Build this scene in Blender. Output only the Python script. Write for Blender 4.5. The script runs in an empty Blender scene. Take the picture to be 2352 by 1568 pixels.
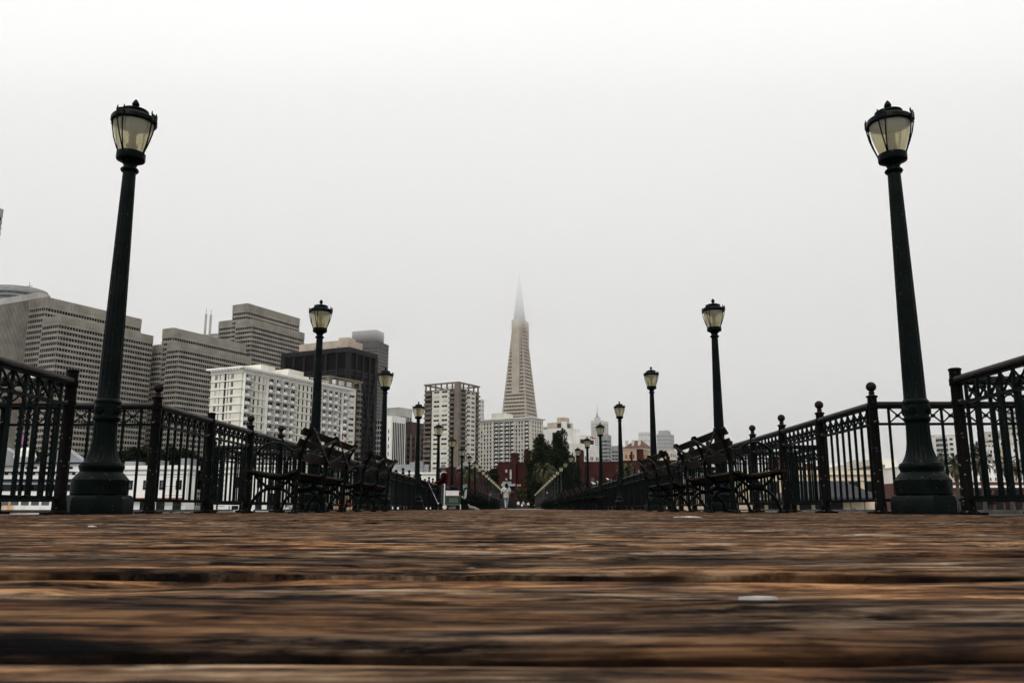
import bpy, math, random
import numpy as np
from mathutils import Vector, Matrix, Euler
R = math.radians
rnd = random.Random(7)
S = bpy.context.scene
COL = S.collection
# ---------------------------------------------------------------- camera, world, sun, exposure
CAM = Vector((0.08, 0.0, 0.047))
F = 1938.0
PITCH, YAW = R(11.2), R(0.62)
cd = bpy.data.cameras.new('camera'); cam = bpy.data.objects.new('camera', cd); COL.objects.link(cam)
cam.location = CAM; cam.rotation_euler = (R(90) + PITCH, 0, YAW)
cd.sensor_width = 36; cd.lens = 36 * F / 2352; cd.clip_start = 0.02; cd.clip_end = 20000
cd.dof.use_dof = True; cd.dof.focus_distance = 13; cd.dof.aperture_fstop = 30
S.camera = cam
W = bpy.data.worlds.new('World'); S.world = W; W.use_nodes = True
nt = W.node_tree; nt.nodes.clear()
out = nt.nodes.new('ShaderNodeOutputWorld'); bg = nt.nodes.new('ShaderNodeBackground')
sky = nt.nodes.new('ShaderNodeTexSky'); sky.sky_type = 'NISHITA'; sky.sun_disc = False
SUN_EL, SUN_AZ = R(48), R(205)          # azimuth clockwise from +Y
sky.sun_elevation = SUN_EL; sky.sun_rotation = SUN_AZ; sky.dust_density = 6
bw = nt.nodes.new('ShaderNodeRGBToBW')
sc_ = nt.nodes.new('ShaderNodeVectorMath'); sc_.operation = 'SCALE'; sc_.inputs[3].default_value = 0.012
tc = nt.nodes.new('ShaderNodeTexCoord'); sx = nt.nodes.new('ShaderNodeSeparateXYZ')
rp = nt.nodes.new('ShaderNodeValToRGB')
rp.color_ramp.elements[0].position = 0.0; rp.color_ramp.elements[0].color = (0.70, 0.70, 0.69, 1)
rp.color_ramp.elements[1].position = 1.0; rp.color_ramp.elements[1].color = (1.38, 1.38, 1.37, 1)
e = rp.color_ramp.elements.new(0.58); e.color = (0.85, 0.85, 0.85, 1)
e = rp.color_ramp.elements.new(0.28); e.color = (0.82, 0.823, 0.82, 1)
ns = nt.nodes.new('ShaderNodeTexNoise'); ns.inputs['Scale'].default_value = 2.2; ns.inputs['Detail'].default_value = 3
mr = nt.nodes.new('ShaderNodeMapRange'); mr.inputs[3].default_value = 0.93; mr.inputs[4].default_value = 1.07
mu = nt.nodes.new('ShaderNodeVectorMath'); mu.operation = 'SCALE'
ad = nt.nodes.new('ShaderNodeVectorMath'); ad.operation = 'ADD'
L = nt.links.new
L(tc.outputs['Generated'], sx.inputs[0]); L(sx.outputs[2], rp.inputs[0]); L(tc.outputs['Generated'], ns.inputs[0])
L(ns.outputs[0], mr.inputs[0]); L(rp.outputs[0], mu.inputs[0]); L(mr.outputs[0], mu.inputs[3])
L(sky.outputs[0], bw.inputs[0]); L(bw.outputs[0], sc_.inputs[0]); L(mu.outputs[0], ad.inputs[0]); L(sc_.outputs[0], ad.inputs[1])
L(ad.outputs[0], bg.inputs[0]); bg.inputs[1].default_value = 1.0; L(bg.outputs[0], out.inputs[0])
sd = bpy.data.lights.new('sun', 'SUN'); so = bpy.data.objects.new('sun', sd); COL.objects.link(so)
sd.energy = 1.2; sd.angle = R(25); sd.color = (1, 0.97, 0.92)
sdir = Vector((math.sin(SUN_AZ) * math.cos(SUN_EL), math.cos(SUN_AZ) * math.cos(SUN_EL), math.sin(SUN_EL)))
so.rotation_euler = sdir.to_track_quat('Z', 'Y').to_euler(); so.location = (0, -20, 60)
S.view_settings.view_transform = 'Standard'; S.view_settings.look = 'None'
S.view_settings.exposure = 0.20; S.view_settings.gamma = 1.0
S.cycles.use_denoising = True; S.cycles.volume_bounces = 12; S.cycles.max_bounces = 12
S.cycles.diffuse_bounces = 3; S.cycles.transparent_max_bounces = 12
S.cycles.sample_clamp_indirect = 4

# ---------------------------------------------------------------- pixel to world (2352 x 1568 frame)
CR = Euler((R(90) + PITCH, 0, YAW)).to_matrix()
def ray(x, y): return CR @ Vector(((x - 1176) / F, (784 - y) / F, -1))
def at(x, y, Y):
    d = ray(x, y); return CAM + d * ((Y - CAM.y) / d.y)
def deck_at(x, y):
    d = ray(x, y); return CAM + d * (-CAM.z / d.z)

# ---------------------------------------------------------------- mesh helper
class MB:
    def __init__(s): s.v = []; s.f = []; s.m = []
    def quadbox(s, b, t, mi=0):
        n = len(s.v); s.v += [tuple(p) for p in b] + [tuple(p) for p in t]
        s.f += [(n+3, n+2, n+1, n), (n+4, n+5, n+6, n+7)] + [(n+i, n+(i+1) % 4, n+4+(i+1) % 4, n+4+i) for i in range(4)]
        s.m += [mi]*6; return s
    def box(s, x0, x1, y0, y1, z0, z1, mi=0):
        return s.quadbox([(x0,y0,z0),(x1,y0,z0),(x1,y1,z0),(x0,y1,z0)], [(x0,y0,z1),(x1,y0,z1),(x1,y1,z1),(x0,y1,z1)], mi)
    def bar(s, a, b, w, h, up=(0,0,1), mi=0):
        a, b = Vector(a), Vector(b); d = (b-a).normalized(); u = Vector(up)
        if abs(d.dot(u)) > .98: u = Vector((0,1,0)) if abs(d.y) < .9 else Vector((1,0,0))
        r = d.cross(u).normalized(); u = r.cross(d)
        o = [r*(-w/2)-u*(h/2), r*(w/2)-u*(h/2), r*(w/2)+u*(h/2), r*(-w/2)+u*(h/2)]
        return s.quadbox([a+q for q in o], [b+q for q in o], mi)
    def tube(s, pts, rad, n=8, mi=0, cap=True, fl=None):
        pts = [Vector(p) for p in pts]; rs = rad if isinstance(rad, (list, tuple)) else [rad]*len(pts)
        base = len(s.v); prev = None
        for i, p in enumerate(pts):
            d = (pts[min(i+1, len(pts)-1)] - pts[max(i-1, 0)]).normalized()
            if prev is None:
                u = Vector((0,1,0)) if abs(d.y) < .9 else Vector((1,0,0))
            else: u = prev
            r = d.cross(u).normalized(); u = r.cross(d).normalized(); prev = u
            for k in range(n):
                a = 2*math.pi*k/n
                s.v.append(tuple(p + (r*math.cos(a) + u*math.sin(a)*(fl or 1))*rs[i]))
        for i in range(len(pts)-1):
            for k in range(n):
                q = base+i*n; s.f.append((q+k, q+(k+1) % n, q+n+(k+1) % n, q+n+k)); s.m.append(mi)
        if cap:
            s.f.append(tuple(base+k for k in range(n))[::-1]); s.f.append(tuple(base+(len(pts)-1)*n+k for k in range(n))); s.m += [mi, mi]
        return s
    def lathe(s, prof, n=24, c=(0,0,0), mi=0, mod=None, ph=0.0):
        base = len(s.v)
        for (r, z) in prof:
            for k in range(n):
                a = 2*math.pi*k/n + ph; rr = r*(mod(a, z) if mod else 1)
                s.v.append((c[0]+rr*math.cos(a), c[1]+rr*math.sin(a), c[2]+z))
        for i in range(len(prof)-1):
            for k in range(n):
                q = base+i*n; s.f.append((q+k, q+(k+1) % n, q+n+(k+1) % n, q+n+k)); s.m.append(mi)
        s.f.append(tuple(base+k for k in range(n))[::-1]); s.f.append(tuple(base+(len(prof)-1)*n+k for k in range(n))); s.m += [mi, mi]
        return s
    def ball(s, c, r, n=12, mi=0, sz=1.0):
        pr = [(max(r*math.sin(math.pi*i/n), .0005), -r*sz*math.cos(math.pi*i/n)) for i in range(n+1)]
        return s.lathe(pr, n+4, c, mi)
    def prism(s, poly, y0, y1, mi=0):           # polygon in (x,z), extruded along y
        n = len(poly); b = len(s.v)
        s.v += [(x, y0, z) for x, z in poly] + [(x, y1, z) for x, z in poly]
        s.f += [tuple(range(b, b+n)), tuple(range(b+2*n-1, b+n-1, -1))] + [(b+i, b+n+i, b+n+(i+1) % n, b+(i+1) % n) for i in range(n)]
        s.m += [mi]*(n+2); return s
    def add(s, o, off=(0,0,0), mat=None, mi=None):
        b = len(s.v); off = Vector(off)
        for v in o.v:
            p = Vector(v)
            if mat: p = mat @ p
            s.v.append(tuple(p + off))
        s.f += [tuple(i+b for i in f) for f in o.f]; s.m += [mi if mi is not None else m for m in o.m]; return s
    def mesh(s, name, mats, smooth=False, ang=35):
        me = bpy.data.meshes.new(name); me.from_pydata(s.v, [], s.f)
        mats = mats if isinstance(mats, (list, tuple)) else [mats]
        for m in mats: me.materials.append(m)
        if len(mats) > 1: me.polygons.foreach_set('material_index', s.m)
        if smooth:
            me.polygons.foreach_set('use_smooth', [True]*len(me.polygons)); me.update()
            try: me.set_sharp_from_angle(angle=R(ang))
            except Exception: pass
        me.update(); return me
    def build(s, name, mats, parent=None, smooth=False, ang=35):
        o = bpy.data.objects.new(name, s.mesh(name, mats, smooth, ang)); COL.objects.link(o)
        if parent: o.parent = parent
        return o
def tag(o, label=None, cat=None, group=None, kind=None):
    if label: o['label'] = label
    if cat: o['category'] = cat
    if group: o['group'] = group
    if kind: o['kind'] = kind
    return o
def empty(name, loc=(0,0,0), rz=0, label=None, cat=None, group=None):
    o = bpy.data.objects.new(name, None); COL.objects.link(o); o.location = loc; o.rotation_euler = (0,0,rz)
    o.empty_display_size = .2
    return tag(o, label, cat, group)
KIDS = {}
def kids(o): return [c for c in bpy.data.objects if c.parent == o]
def snapshot(o):                                   # (object, [children snapshots]) so copies need no searches
    return (o, [snapshot(c) for c in kids(o)])
def copy_tree(sn, parent=None):
    c = sn[0].copy(); COL.objects.link(c)
    if parent: c.parent = parent
    for k in sn[1]: copy_tree(k, c)
    return c

# ---------------------------------------------------------------- materials
def mat(name, c1, c2=None, rough=.6, scale=3.0, metal=0, bump=0, bscale=None, spec=.25, detail=5, stretch=(1,1,1), contrast=(.35,.65), specks=None):
    m = bpy.data.materials.new(name); m.use_nodes = True; n = m.node_tree; b = n.nodes['Principled BSDF']; l = n.links.new
    b.inputs['Base Color'].default_value = (*c1, 1); b.inputs['Roughness'].default_value = rough
    b.inputs['Metallic'].default_value = metal; b.inputs['Specular IOR Level'].default_value = spec
    t = n.nodes.new('ShaderNodeTexCoord'); mp = n.nodes.new('ShaderNodeMapping'); mp.inputs['Scale'].default_value = stretch
    l(t.outputs['Object'], mp.inputs[0])
    cur = None
    if c2:
        x = n.nodes.new('ShaderNodeTexNoise'); x.inputs['Scale'].default_value = scale; x.inputs['Detail'].default_value = detail
        r = n.nodes.new('ShaderNodeValToRGB'); r.color_ramp.elements[0].position = contrast[0]; r.color_ramp.elements[1].position = contrast[1]
        r.color_ramp.elements[0].color = (*c1, 1); r.color_ramp.elements[1].color = (*c2, 1)
        l(mp.outputs[0], x.inputs[0]); l(x.outputs[0], r.inputs[0]); cur = r.outputs[0]
    if specks:
        y = n.nodes.new('ShaderNodeTexNoise'); y.inputs['Scale'].default_value = specks[1]; y.inputs['Detail'].default_value = 3
        r2 = n.nodes.new('ShaderNodeValToRGB'); r2.color_ramp.elements[0].position = specks[2]; r2.color_ramp.elements[1].position = specks[2]+.05
        r2.color_ramp.elements[0].color = (0,0,0,1); r2.color_ramp.elements[1].color = (1,1,1,1)
        mx = n.nodes.new('ShaderNodeMix'); mx.data_type = 'RGBA'; l(t.outputs['Object'], y.inputs[0]); l(y.outputs[0], r2.inputs[0]); l(r2.outputs[0], mx.inputs[0])
        if cur: l(cur, mx.inputs[6])
        else: mx.inputs[6].default_value = (*c1, 1)
        mx.inputs[7].default_value = (*specks[0], 1); cur = mx.outputs[2]
    if cur: l(cur, b.inputs['Base Color'])
    if bump:
        z = n.nodes.new('ShaderNodeTexNoise'); z.inputs['Scale'].default_value = bscale or scale*4; z.inputs['Detail'].default_value = 4
        bu = n.nodes.new('ShaderNodeBump'); bu.inputs['Strength'].default_value = bump; bu.inputs['Distance'].default_value = .01
        l(mp.outputs[0], z.inputs[0]); l(z.outputs[0], bu.inputs['Height']); l(bu.outputs[0], b.inputs['Normal'])
    return m
def glassy(name, c, rough=.15):
    return mat(name, c, tuple(min(1, q*2.2+.01) for q in c), rough=rough, scale=.35, spec=.5, detail=2)
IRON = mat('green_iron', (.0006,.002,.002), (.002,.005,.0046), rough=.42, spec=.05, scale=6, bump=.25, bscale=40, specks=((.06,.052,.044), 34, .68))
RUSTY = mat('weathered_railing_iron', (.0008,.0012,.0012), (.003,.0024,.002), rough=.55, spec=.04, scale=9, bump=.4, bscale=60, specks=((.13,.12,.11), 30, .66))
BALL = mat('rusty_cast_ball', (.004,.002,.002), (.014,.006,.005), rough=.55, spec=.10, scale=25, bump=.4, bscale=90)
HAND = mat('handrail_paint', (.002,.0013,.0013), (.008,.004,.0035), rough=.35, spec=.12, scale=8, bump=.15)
BWOOD = mat('bench_slat_wood', (.002,.0015,.001), (.017,.011,.0055), rough=.6, spec=.08, scale=5, stretch=(14,1,14), bump=.5)
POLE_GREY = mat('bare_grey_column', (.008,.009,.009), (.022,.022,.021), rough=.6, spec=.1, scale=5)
def text_obj(name, body, size, mt, parent, loc, rot, ext=.02):
    cv = bpy.data.curves.new(name, 'FONT'); cv.body = body; cv.size = size; cv.extrude = ext; cv.align_x = 'CENTER'; cv.resolution_u = 3
    tmp = bpy.data.objects.new('tmp', cv); me = bpy.data.meshes.new_from_object(tmp); bpy.data.objects.remove(tmp); bpy.data.curves.remove(cv)
    me.name = name; me.materials.clear(); me.materials.append(mt)
    o = bpy.data.objects.new(name, me); COL.objects.link(o); o.parent = parent; o.location = loc; o.rotation_euler = rot; return o
# ---------------------------------------------------------------- pier deck
XF = 3.64                     # railing line
Lp = 7.62                     # lamp spacing
XB = 2.25                     # bench back line
END = 232.0
def vnoise(X, Y, sx, sy, seed):
    g = np.random.RandomState(seed).rand(256, 256)
    u = X*sx; v = Y*sy; iu = np.floor(u).astype(int); iv = np.floor(v).astype(int); fu = u-iu; fv = v-iv
    fu = fu*fu*(3-2*fu); fv = fv*fv*(3-2*fv)
    a = g[iu % 256, iv % 256]; b = g[(iu+1) % 256, iv % 256]; c = g[iu % 256, (iv+1) % 256]; d = g[(iu+1) % 256, (iv+1) % 256]
    return (a*(1-fu)+b*fu)*(1-fv)+(c*(1-fu)+d*fu)*fv - .5
PP = 0.175                    # plank pitch
PO = 0.147                    # first gap
def deck_mesh():
    ys = []
    k = -20
    while k*PP < 30:
        y0 = k*PP+PO; n = 34 if -1 <= y0 < 2.4 else (18 if 2.4 <= y0 < 8 else 9) if y0 > -1 else 8
        tt = np.linspace(0, 1, n); tt = .5-.5*np.cos(np.pi*tt)      # dense at the edges
        tt = .35*tt+.65*np.linspace(0, 1, n)
        ys += list(y0 + .003 + tt*(PP-.006)); k += 1
    xs = np.concatenate([np.linspace(-3.9, -1.6, 46)[:-1], np.linspace(-1.6, 1.8, 130)[:-1], np.linspace(1.8, 3.9, 44)])
    ys = np.array(ys); X, Y = np.meshgrid(xs, ys)
    kk = np.floor((Y-PO)/PP); fr = (Y-PO)/PP-kk
    rs = np.random.RandomState(3).rand(400, 4); ki = (kk.astype(int)) % 400
    edge = np.minimum(fr, 1-fr)*PP + vnoise(X, kk, 7, 1.7, 11)*.0035 + vnoise(X, kk, 31, 1.7, 12)*.002
    Z = -.0002/np.maximum(edge+.002, .0012)*.10
    gw = .0075+.005*np.abs(vnoise(X, kk, 1.3, 1.1, 21))*2
    Z = np.where(edge < gw, -.035, -.007*np.exp(-(edge-gw)/.009))
    Z += (rs[ki, 0]-.5)*.004 + (fr-.5)*(rs[ki, 1]-.5)*.006
    Z += vnoise(X, Y, .9, 2, 1)*.006 + vnoise(X, Y, 1.3, 26, 2)*.0050 + vnoise(X, Y, 4, 60, 3)*.0040 + vnoise(X, Y, 16, 110, 4)*.0020 + (fr-.5)**2*.016*(rs[ki, 2])
    pit = vnoise(X, Y, 6, 30, 5)*1.0 + vnoise(X, Y, 14, 60, 6)*.5
    Z -= np.clip(pit-.34, 0, .25)*.030
    Z -= .004
    v = np.stack([X, Y, Z], -1).reshape(-1, 3); ny, nx = X.shape
    i = np.arange(ny*nx).reshape(ny, nx)
    q = np.stack([i[:-1, :-1], i[:-1, 1:], i[1:, 1:], i[1:, :-1]], -1).reshape(-1, 4)
    me = bpy.data.meshes.new('pier_deck')
    far = []; base = len(v); qf = []
    y = ys[-1]; yy = [y]
    while y < 88: y += PP; yy.append(y)
    for j, yv in enumerate(yy):
        z = -.004 + (rnd.random()-.5)*.004
        far += [(-3.9, yv, z), (3.9, yv, z)]
    for j in range(len(yy)-1): b = base+2*j; qf.append((b, b+1, b+3, b+2))
    v = np.concatenate([v, np.array(far)]); q = np.concatenate([q, np.array(qf)])
    # slab sides below
    me.vertices.add(len(v)); me.vertices.foreach_set('co', v.ravel().astype(np.float32))
    me.loops.add(len(q)*4); me.loops.foreach_set('vertex_index', q.ravel().astype(np.int32))
    me.polygons.add(len(q)); me.polygons.foreach_set('loop_start', np.arange(0, len(q)*4, 4)); me.polygons.foreach_set('loop_total', np.full(len(q), 4))
    me.update(calc_edges=True); me.polygons.foreach_set('use_smooth', [True]*len(q))
    return me
def wood_mat():
    m = bpy.data.materials.new('weathered_deck_wood'); m.use_nodes = True; n = m.node_tree; b = n.nodes['Principled BSDF']; l = n.links.new
    t = n.nodes.new('ShaderNodeTexCoord'); sp = n.nodes.new('ShaderNodeSeparateXYZ'); l(t.outputs['Object'], sp.inputs[0])
    so_ = n.nodes.new('ShaderNodeMath'); so_.operation = 'SUBTRACT'; so_.inputs[1].default_value = PO; l(sp.outputs[1], so_.inputs[0])
    dv = n.nodes.new('ShaderNodeMath'); dv.operation = 'DIVIDE'; dv.inputs[1].default_value = PP; l(so_.outputs[0], dv.inputs[0])
    fl = n.nodes.new('ShaderNodeMath'); fl.operation = 'FLOOR'; l(dv.outputs[0], fl.inputs[0])
    wn = n.nodes.new('ShaderNodeTexWhiteNoise'); wn.noise_dimensions = '1D'; l(fl.outputs[0], wn.inputs['W'])
    def noise(sc, st, det=6, ro=.6):
        mp = n.nodes.new('ShaderNodeMapping'); mp.inputs['Scale'].default_value = st; l(t.outputs['Object'], mp.inputs[0])
        x = n.nodes.new('ShaderNodeTexNoise'); x.inputs['Scale'].default_value = sc; x.inputs['Detail'].default_value = det; x.inputs['Roughness'].default_value = ro
        l(mp.outputs[0], x.inputs[0]); return x.outputs[0]
    def ramp(inp, els):
        r = n.nodes.new('ShaderNodeValToRGB'); r.color_ramp.elements[0].position = els[0][0]; r.color_ramp.elements[0].color = (*els[0][1], 1)
        r.color_ramp.elements[1].position = els[-1][0]; r.color_ramp.elements[1].color = (*els[-1][1], 1)
        for p, c in els[1:-1]: r.color_ramp.elements.new(p).color = (*c, 1)
        l(inp, r.inputs[0]); return r.outputs[0]
    def mix(f, a, c, blend='MIX'):
        x = n.nodes.new('ShaderNodeMix'); x.data_type = 'RGBA'; x.blend_type = blend
        if isinstance(f, float): x.inputs[0].default_value = f
        else: l(f, x.inputs[0])
        l(a, x.inputs[6]); l(c, x.inputs[7]); return x.outputs[2]
    grain = ramp(noise(1, (4, 17, 1), 10, .74), [(.36, (.006,.004,.003)), (.44, (.055,.028,.014)), (.51, (.135,.070,.034)), (.575, (.25,.140,.066)), (.68, (.26,.172,.105))])
    grey = ramp(noise(1, (5, 22, 1), 10, .74), [(.36, (.008,.006,.004)), (.445, (.075,.050,.032)), (.52, (.18,.130,.088)), (.63, (.36,.30,.235))])
    sel = ramp(noise(1, (1.2, 7, 1), 4), [(.45, (0,0,0)), (.59, (1,1,1))])
    c = mix(sel, grain, grey)
    tone = ramp(wn.outputs[0], [(0, (.42,.38,.35)), (.4, (.8,.75,.70)), (.7, (1.0,.95,.9)), (1, (1.35,1.28,1.2))])
    c = mix(1.0, c, tone, 'MULTIPLY')
    dark = ramp(noise(1, (7.5, 34, 1), 7, .72), [(.405, (.04,.03,.025)), (.50, (1,1,1))])
    c = mix(1.0, c, dark, 'MULTIPLY')
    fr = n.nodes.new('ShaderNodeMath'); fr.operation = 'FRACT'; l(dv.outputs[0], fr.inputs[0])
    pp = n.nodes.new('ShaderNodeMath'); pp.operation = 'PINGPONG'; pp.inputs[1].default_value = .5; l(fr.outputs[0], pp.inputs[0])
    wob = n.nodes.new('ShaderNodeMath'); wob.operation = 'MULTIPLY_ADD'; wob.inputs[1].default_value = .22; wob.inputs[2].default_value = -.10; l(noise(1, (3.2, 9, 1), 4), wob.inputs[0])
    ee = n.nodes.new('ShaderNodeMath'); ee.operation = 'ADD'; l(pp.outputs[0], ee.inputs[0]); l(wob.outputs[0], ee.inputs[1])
    c = mix(1.0, c, ramp(ee.outputs[0], [(.045, (.015,.012,.010)), (.075, (.22,.19,.16)), (.12, (1,1,1))]), 'MULTIPLY')  # gap shade painted into the wood colour along plank edges, together with edge dirt
    cell = ramp(noise(1, (22, 75, 1), 4, .6), [(.38, (.35,.30,.27)), (.52, (1,1,1))])
    c = mix(1.0, c, cell, 'MULTIPLY')
    c = mix(1.0, c, ramp(noise(1, (5, 150, 1), 4, .6), [(.40, (.30,.26,.23)), (.52, (1,1,1)), (.7, (1.35,1.3,1.25))]), 'MULTIPLY')
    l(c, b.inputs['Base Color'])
    rr = n.nodes.new('ShaderNodeMapRange'); rr.inputs[3].default_value = .6; rr.inputs[4].default_value = .95; l(noise(1, (2, 20, 1)), rr.inputs[0]); l(rr.outputs[0], b.inputs['Roughness'])
    b.inputs['Specular IOR Level'].default_value = .03
    bu = n.nodes.new('ShaderNodeBump'); bu.inputs['Strength'].default_value = .55; bu.inputs['Distance'].default_value = .004
    l(noise(1, (4, 150, 1), 6, .65), bu.inputs['Height']); l(bu.outputs[0], b.inputs['Normal'])
    return m
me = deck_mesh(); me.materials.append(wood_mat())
deck = bpy.data.objects.new('pier_deck', me); COL.objects.link(deck); tag(deck, 'weathered brown transverse plank deck of the pier', kind='structure')
CONC = mat('pale_concrete', (.30,.30,.29), (.42,.42,.41), rough=.8, scale=1.5)
DCONC = mat('dark_stained_concrete', (.05,.05,.048), (.10,.10,.095), rough=.85, scale=3)
MB().box(-3.9, 3.9, 88, END, -.3, .012).build('promenade', CONC); tag(bpy.data.objects['promenade'], 'pale concrete surface at the shore end of the pier', kind='structure')
ps = MB().box(-3.95, 3.95, -6, END, -.55, -.06)
WATER = mat('bay_water', (.03,.04,.04), (.05,.06,.06), rough=.12, scale=.5, bump=1.0, bscale=1.2)

# ---------------------------------------------------------------- railing
def post_mb(ball):
    m = MB()
    m.lathe([(.075,0),(.075,.02),(.058,.035),(.055,.10),(.048,.115),(.0455,.87),(.050,.872),(.050,.915),(.046,.918),(.045,1.03),(.052,1.035),(.052,1.09),(.046,1.095),(.045,1.155)], 20)
    m.box(-.10,.10,-.10,.10,-.01,.018)
    if ball:
        return m, MB().lathe([(.05,1.15),(.058,1.158),(.058,1.168),(.03,1.178),(.024,1.19),(.032,1.20),(.024,1.212),(.022,1.222)], 18).ball((0,0,1.262), .05, 14)
    m.lathe([(.045,1.155),(.051,1.158),(.051,1.172),(.04,1.178)], 20)
    return m, None
PB, PBB = post_mb(True); PPn, _ = post_mb(False)
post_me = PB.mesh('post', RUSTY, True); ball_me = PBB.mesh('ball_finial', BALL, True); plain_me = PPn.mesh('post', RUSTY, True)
def panel_mb(ln, lo=False):            # along +x from 0 to ln
    m = MB(); n = 8 if ln > 1.45 else 7; sp = ln/(n+.75); xs = [sp*(.875+i) for i in range(n)]
    for x in xs: m.box(x-.010, x+.010, -.0115, .0115, .13, 1.045)
    m.box(.045, ln-.045, -.02, .02, .115, .145); m.box(.045, ln-.045, -.021, .021, .872, .896); m.box(.045, ln-.045, -.022, .022, 1.04, 1.058)
    for i in range(n-1):
        m.bar((xs[i], .006, .892), (xs[i+1], .006, 1.045), .014, .012); m.bar((xs[i], -.008, 1.045), (xs[i+1], -.008, .892), .014, .012)
        if not lo:
            m.tube([(xs[i]+sp/2, -.018, .968), (xs[i]+sp/2, .018, .968)], .018, 8)
    return m
def rail_mb(ln):
    m = MB(); pr = [(-.036,1.058),(.036,1.058),(.040,1.075),(.038,1.092),(.026,1.106),(0,1.112),(-.026,1.106),(-.038,1.092),(-.040,1.075)]
    n = len(pr); m.v = [(0, a, b) for a, b in pr] + [(ln, a, b) for a, b in pr]
    m.f = [tuple(range(n)), tuple(range(2*n-1, n-1, -1))] + [(i, n+i, n+(i+1) % n, (i+1) % n) for i in range(n)]; m.m = [0]*len(m.f); return m
PM = {}
def panel_me(ln):
    k = round(ln, 3)
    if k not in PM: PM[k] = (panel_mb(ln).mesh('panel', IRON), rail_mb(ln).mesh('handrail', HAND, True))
    return PM[k]
AD = 1.55
def period(n, side):
    """posts and panels of one lamp period; returns list of posts (x,y,ball) and panels (x0,y0,x1,y1)"""
    s = side; y = n*Lp; yP, yb = y-.74, y+.93; xo = s*(XF+AD); xf = s*XF
    ys = [yb, yb+1.53, yb+3.02, yb+4.50]; nP = (n+1)*Lp-.74
    posts = [(xf, yP, 0), (xo, yP, 0), (xo, yb, 0)] + [(xf, q, 0 if (s < 0 and i == 1) else 1) for i, q in enumerate(ys)]
    pans = [(xf, yP, xo, yP), (xo, yP, xo, yb), (xf, yb, xo, yb), (xf, ys[0], xf, ys[1]), (xf, ys[1], xf, ys[2]), (xf, ys[2], xf, ys[3]), (xf, ys[3], xf, nP)]
    return posts, pans
def railing(side, label):
    root = empty('pier_railing', (side*XF, 8, 0), 0, label, 'railing', 'railings along both edges of the pier')
    far = MB()
    def place(me, x, y, rz=0, par=root, nm=None):
        o = bpy.data.objects.new(me.name if not nm else nm, me); COL.objects.link(o); o.parent = par
        o.location = (x-side*XF, y-8, 0) if par is root else (0,0,0); o.rotation_euler = (0,0,rz); return o
    for n in range(-1, 30):
        posts, pans = period(n, side)
        if n < 12:
            for x, y, b in posts:
                p = place(post_me if b else plain_me, x, y, nm='post')
                if b: place(ball_me, 0, 0, par=p, nm='ball_finial')
            for x0, y0, x1, y1 in pans:
                ln = math.hypot(x1-x0, y1-y0); pm, rm = panel_me(ln)
                p = place(pm, x0, y0, math.atan2(y1-y0, x1-x0), nm='panel'); place(rm, 0, 0, par=p, nm='handrail')
        else:
            for x, y, b in posts:
                far.lathe([(.06,0),(.048,.1),(.045,1.15)], 8, (x-side*XF, y-8, 0))
                if b: far.lathe([(.058,1.16),(.022,1.19),(.022,1.21)], 8, (x-side*XF, y-8, 0)).ball((x-side*XF, y-8, 1.262), .05, 6)
            for x0, y0, x1, y1 in pans:
                ln = math.hypot(x1-x0, y1-y0); q = panel_mb(ln, True).add(rail_mb(ln))
                far.add(q, (x0-side*XF, y0-8, 0), Matrix.Rotation(math.atan2(y1-y0, x1-x0), 3, 'Z'))
    f = far.build('railing_run', RUSTY, root); f['kind'] = 'stuff'
    kb = MB()
    for n in range(-1, 30):                         # alcove floors and edge kerb
        y = n*Lp; x0, x1 = sorted((side*3.9, side*(XF+AD+.2)))
        ps.box(x0, x1, y-.95, y+1.15, -.5, -.006)
        x0, x1 = sorted((side*3.76, side*3.9))
        kb.box(x0, x1, y+1.15, y+Lp-.95, -.02, .03)
    kb.build('edge_kerb', DCONC, root)
railing(-1, 'dark iron railing along the left edge of the pier, its ball-topped posts missing one ball')
railing(1, 'dark iron railing along the right edge of the pier with ball-topped posts')
sl = ps.build('pier_slab', DCONC); tag(sl, 'dark slab under the pier deck', kind='structure')

# ---------------------------------------------------------------- lamp posts
def glass_mat():
    m = bpy.data.materials.new('frosted_lamp_glass'); m.use_nodes = True; n = m.node_tree; n.nodes.clear(); l = n.links.new
    o = n.nodes.new('ShaderNodeOutputMaterial'); tr = n.nodes.new('ShaderNodeBsdfTranslucent'); df = n.nodes.new('ShaderNodeBsdfDiffuse'); gl = n.nodes.new('ShaderNodeBsdfGlossy'); tp = n.nodes.new('ShaderNodeBsdfTransparent')
    t = n.nodes.new('ShaderNodeTexCoord'); x = n.nodes.new('ShaderNodeTexNoise'); x.inputs['Scale'].default_value = 9
    mp = n.nodes.new('ShaderNodeMapping'); mp.inputs['Scale'].default_value = (1,1,.35); l(t.outputs['Object'], mp.inputs[0])
    r = n.nodes.new('ShaderNodeValToRGB'); l(mp.outputs[0], x.inputs[0]); l(x.outputs[0], r.inputs[0])
    r.color_ramp.elements[0].position = .35; r.color_ramp.elements[1].position = .65
    r.color_ramp.elements[0].color = (.82,.77,.55,1); r.color_ramp.elements[1].color = (.97,.94,.78,1)
    l(r.outputs[0], tr.inputs[0]); df.inputs[0].default_value = (.5,.46,.33,1); gl.inputs[0].default_value = (1,1,1,1); gl.inputs['Roughness'].default_value = .12; tp.inputs[0].default_value = (.95,.9,.7,1)
    def mx(f, a, b):
        q = n.nodes.new('ShaderNodeMixShader'); q.inputs[0].default_value = f; l(a, q.inputs[1]); l(b, q.inputs[2]); return q.outputs[0]
    a = mx(.18, tr.outputs[0], df.outputs[0]); a = mx(.42, a, tp.outputs[0]); a = mx(.05, a, gl.outputs[0])
    l(a, o.inputs[0]); return m
GLASS = glass_mat()
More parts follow.
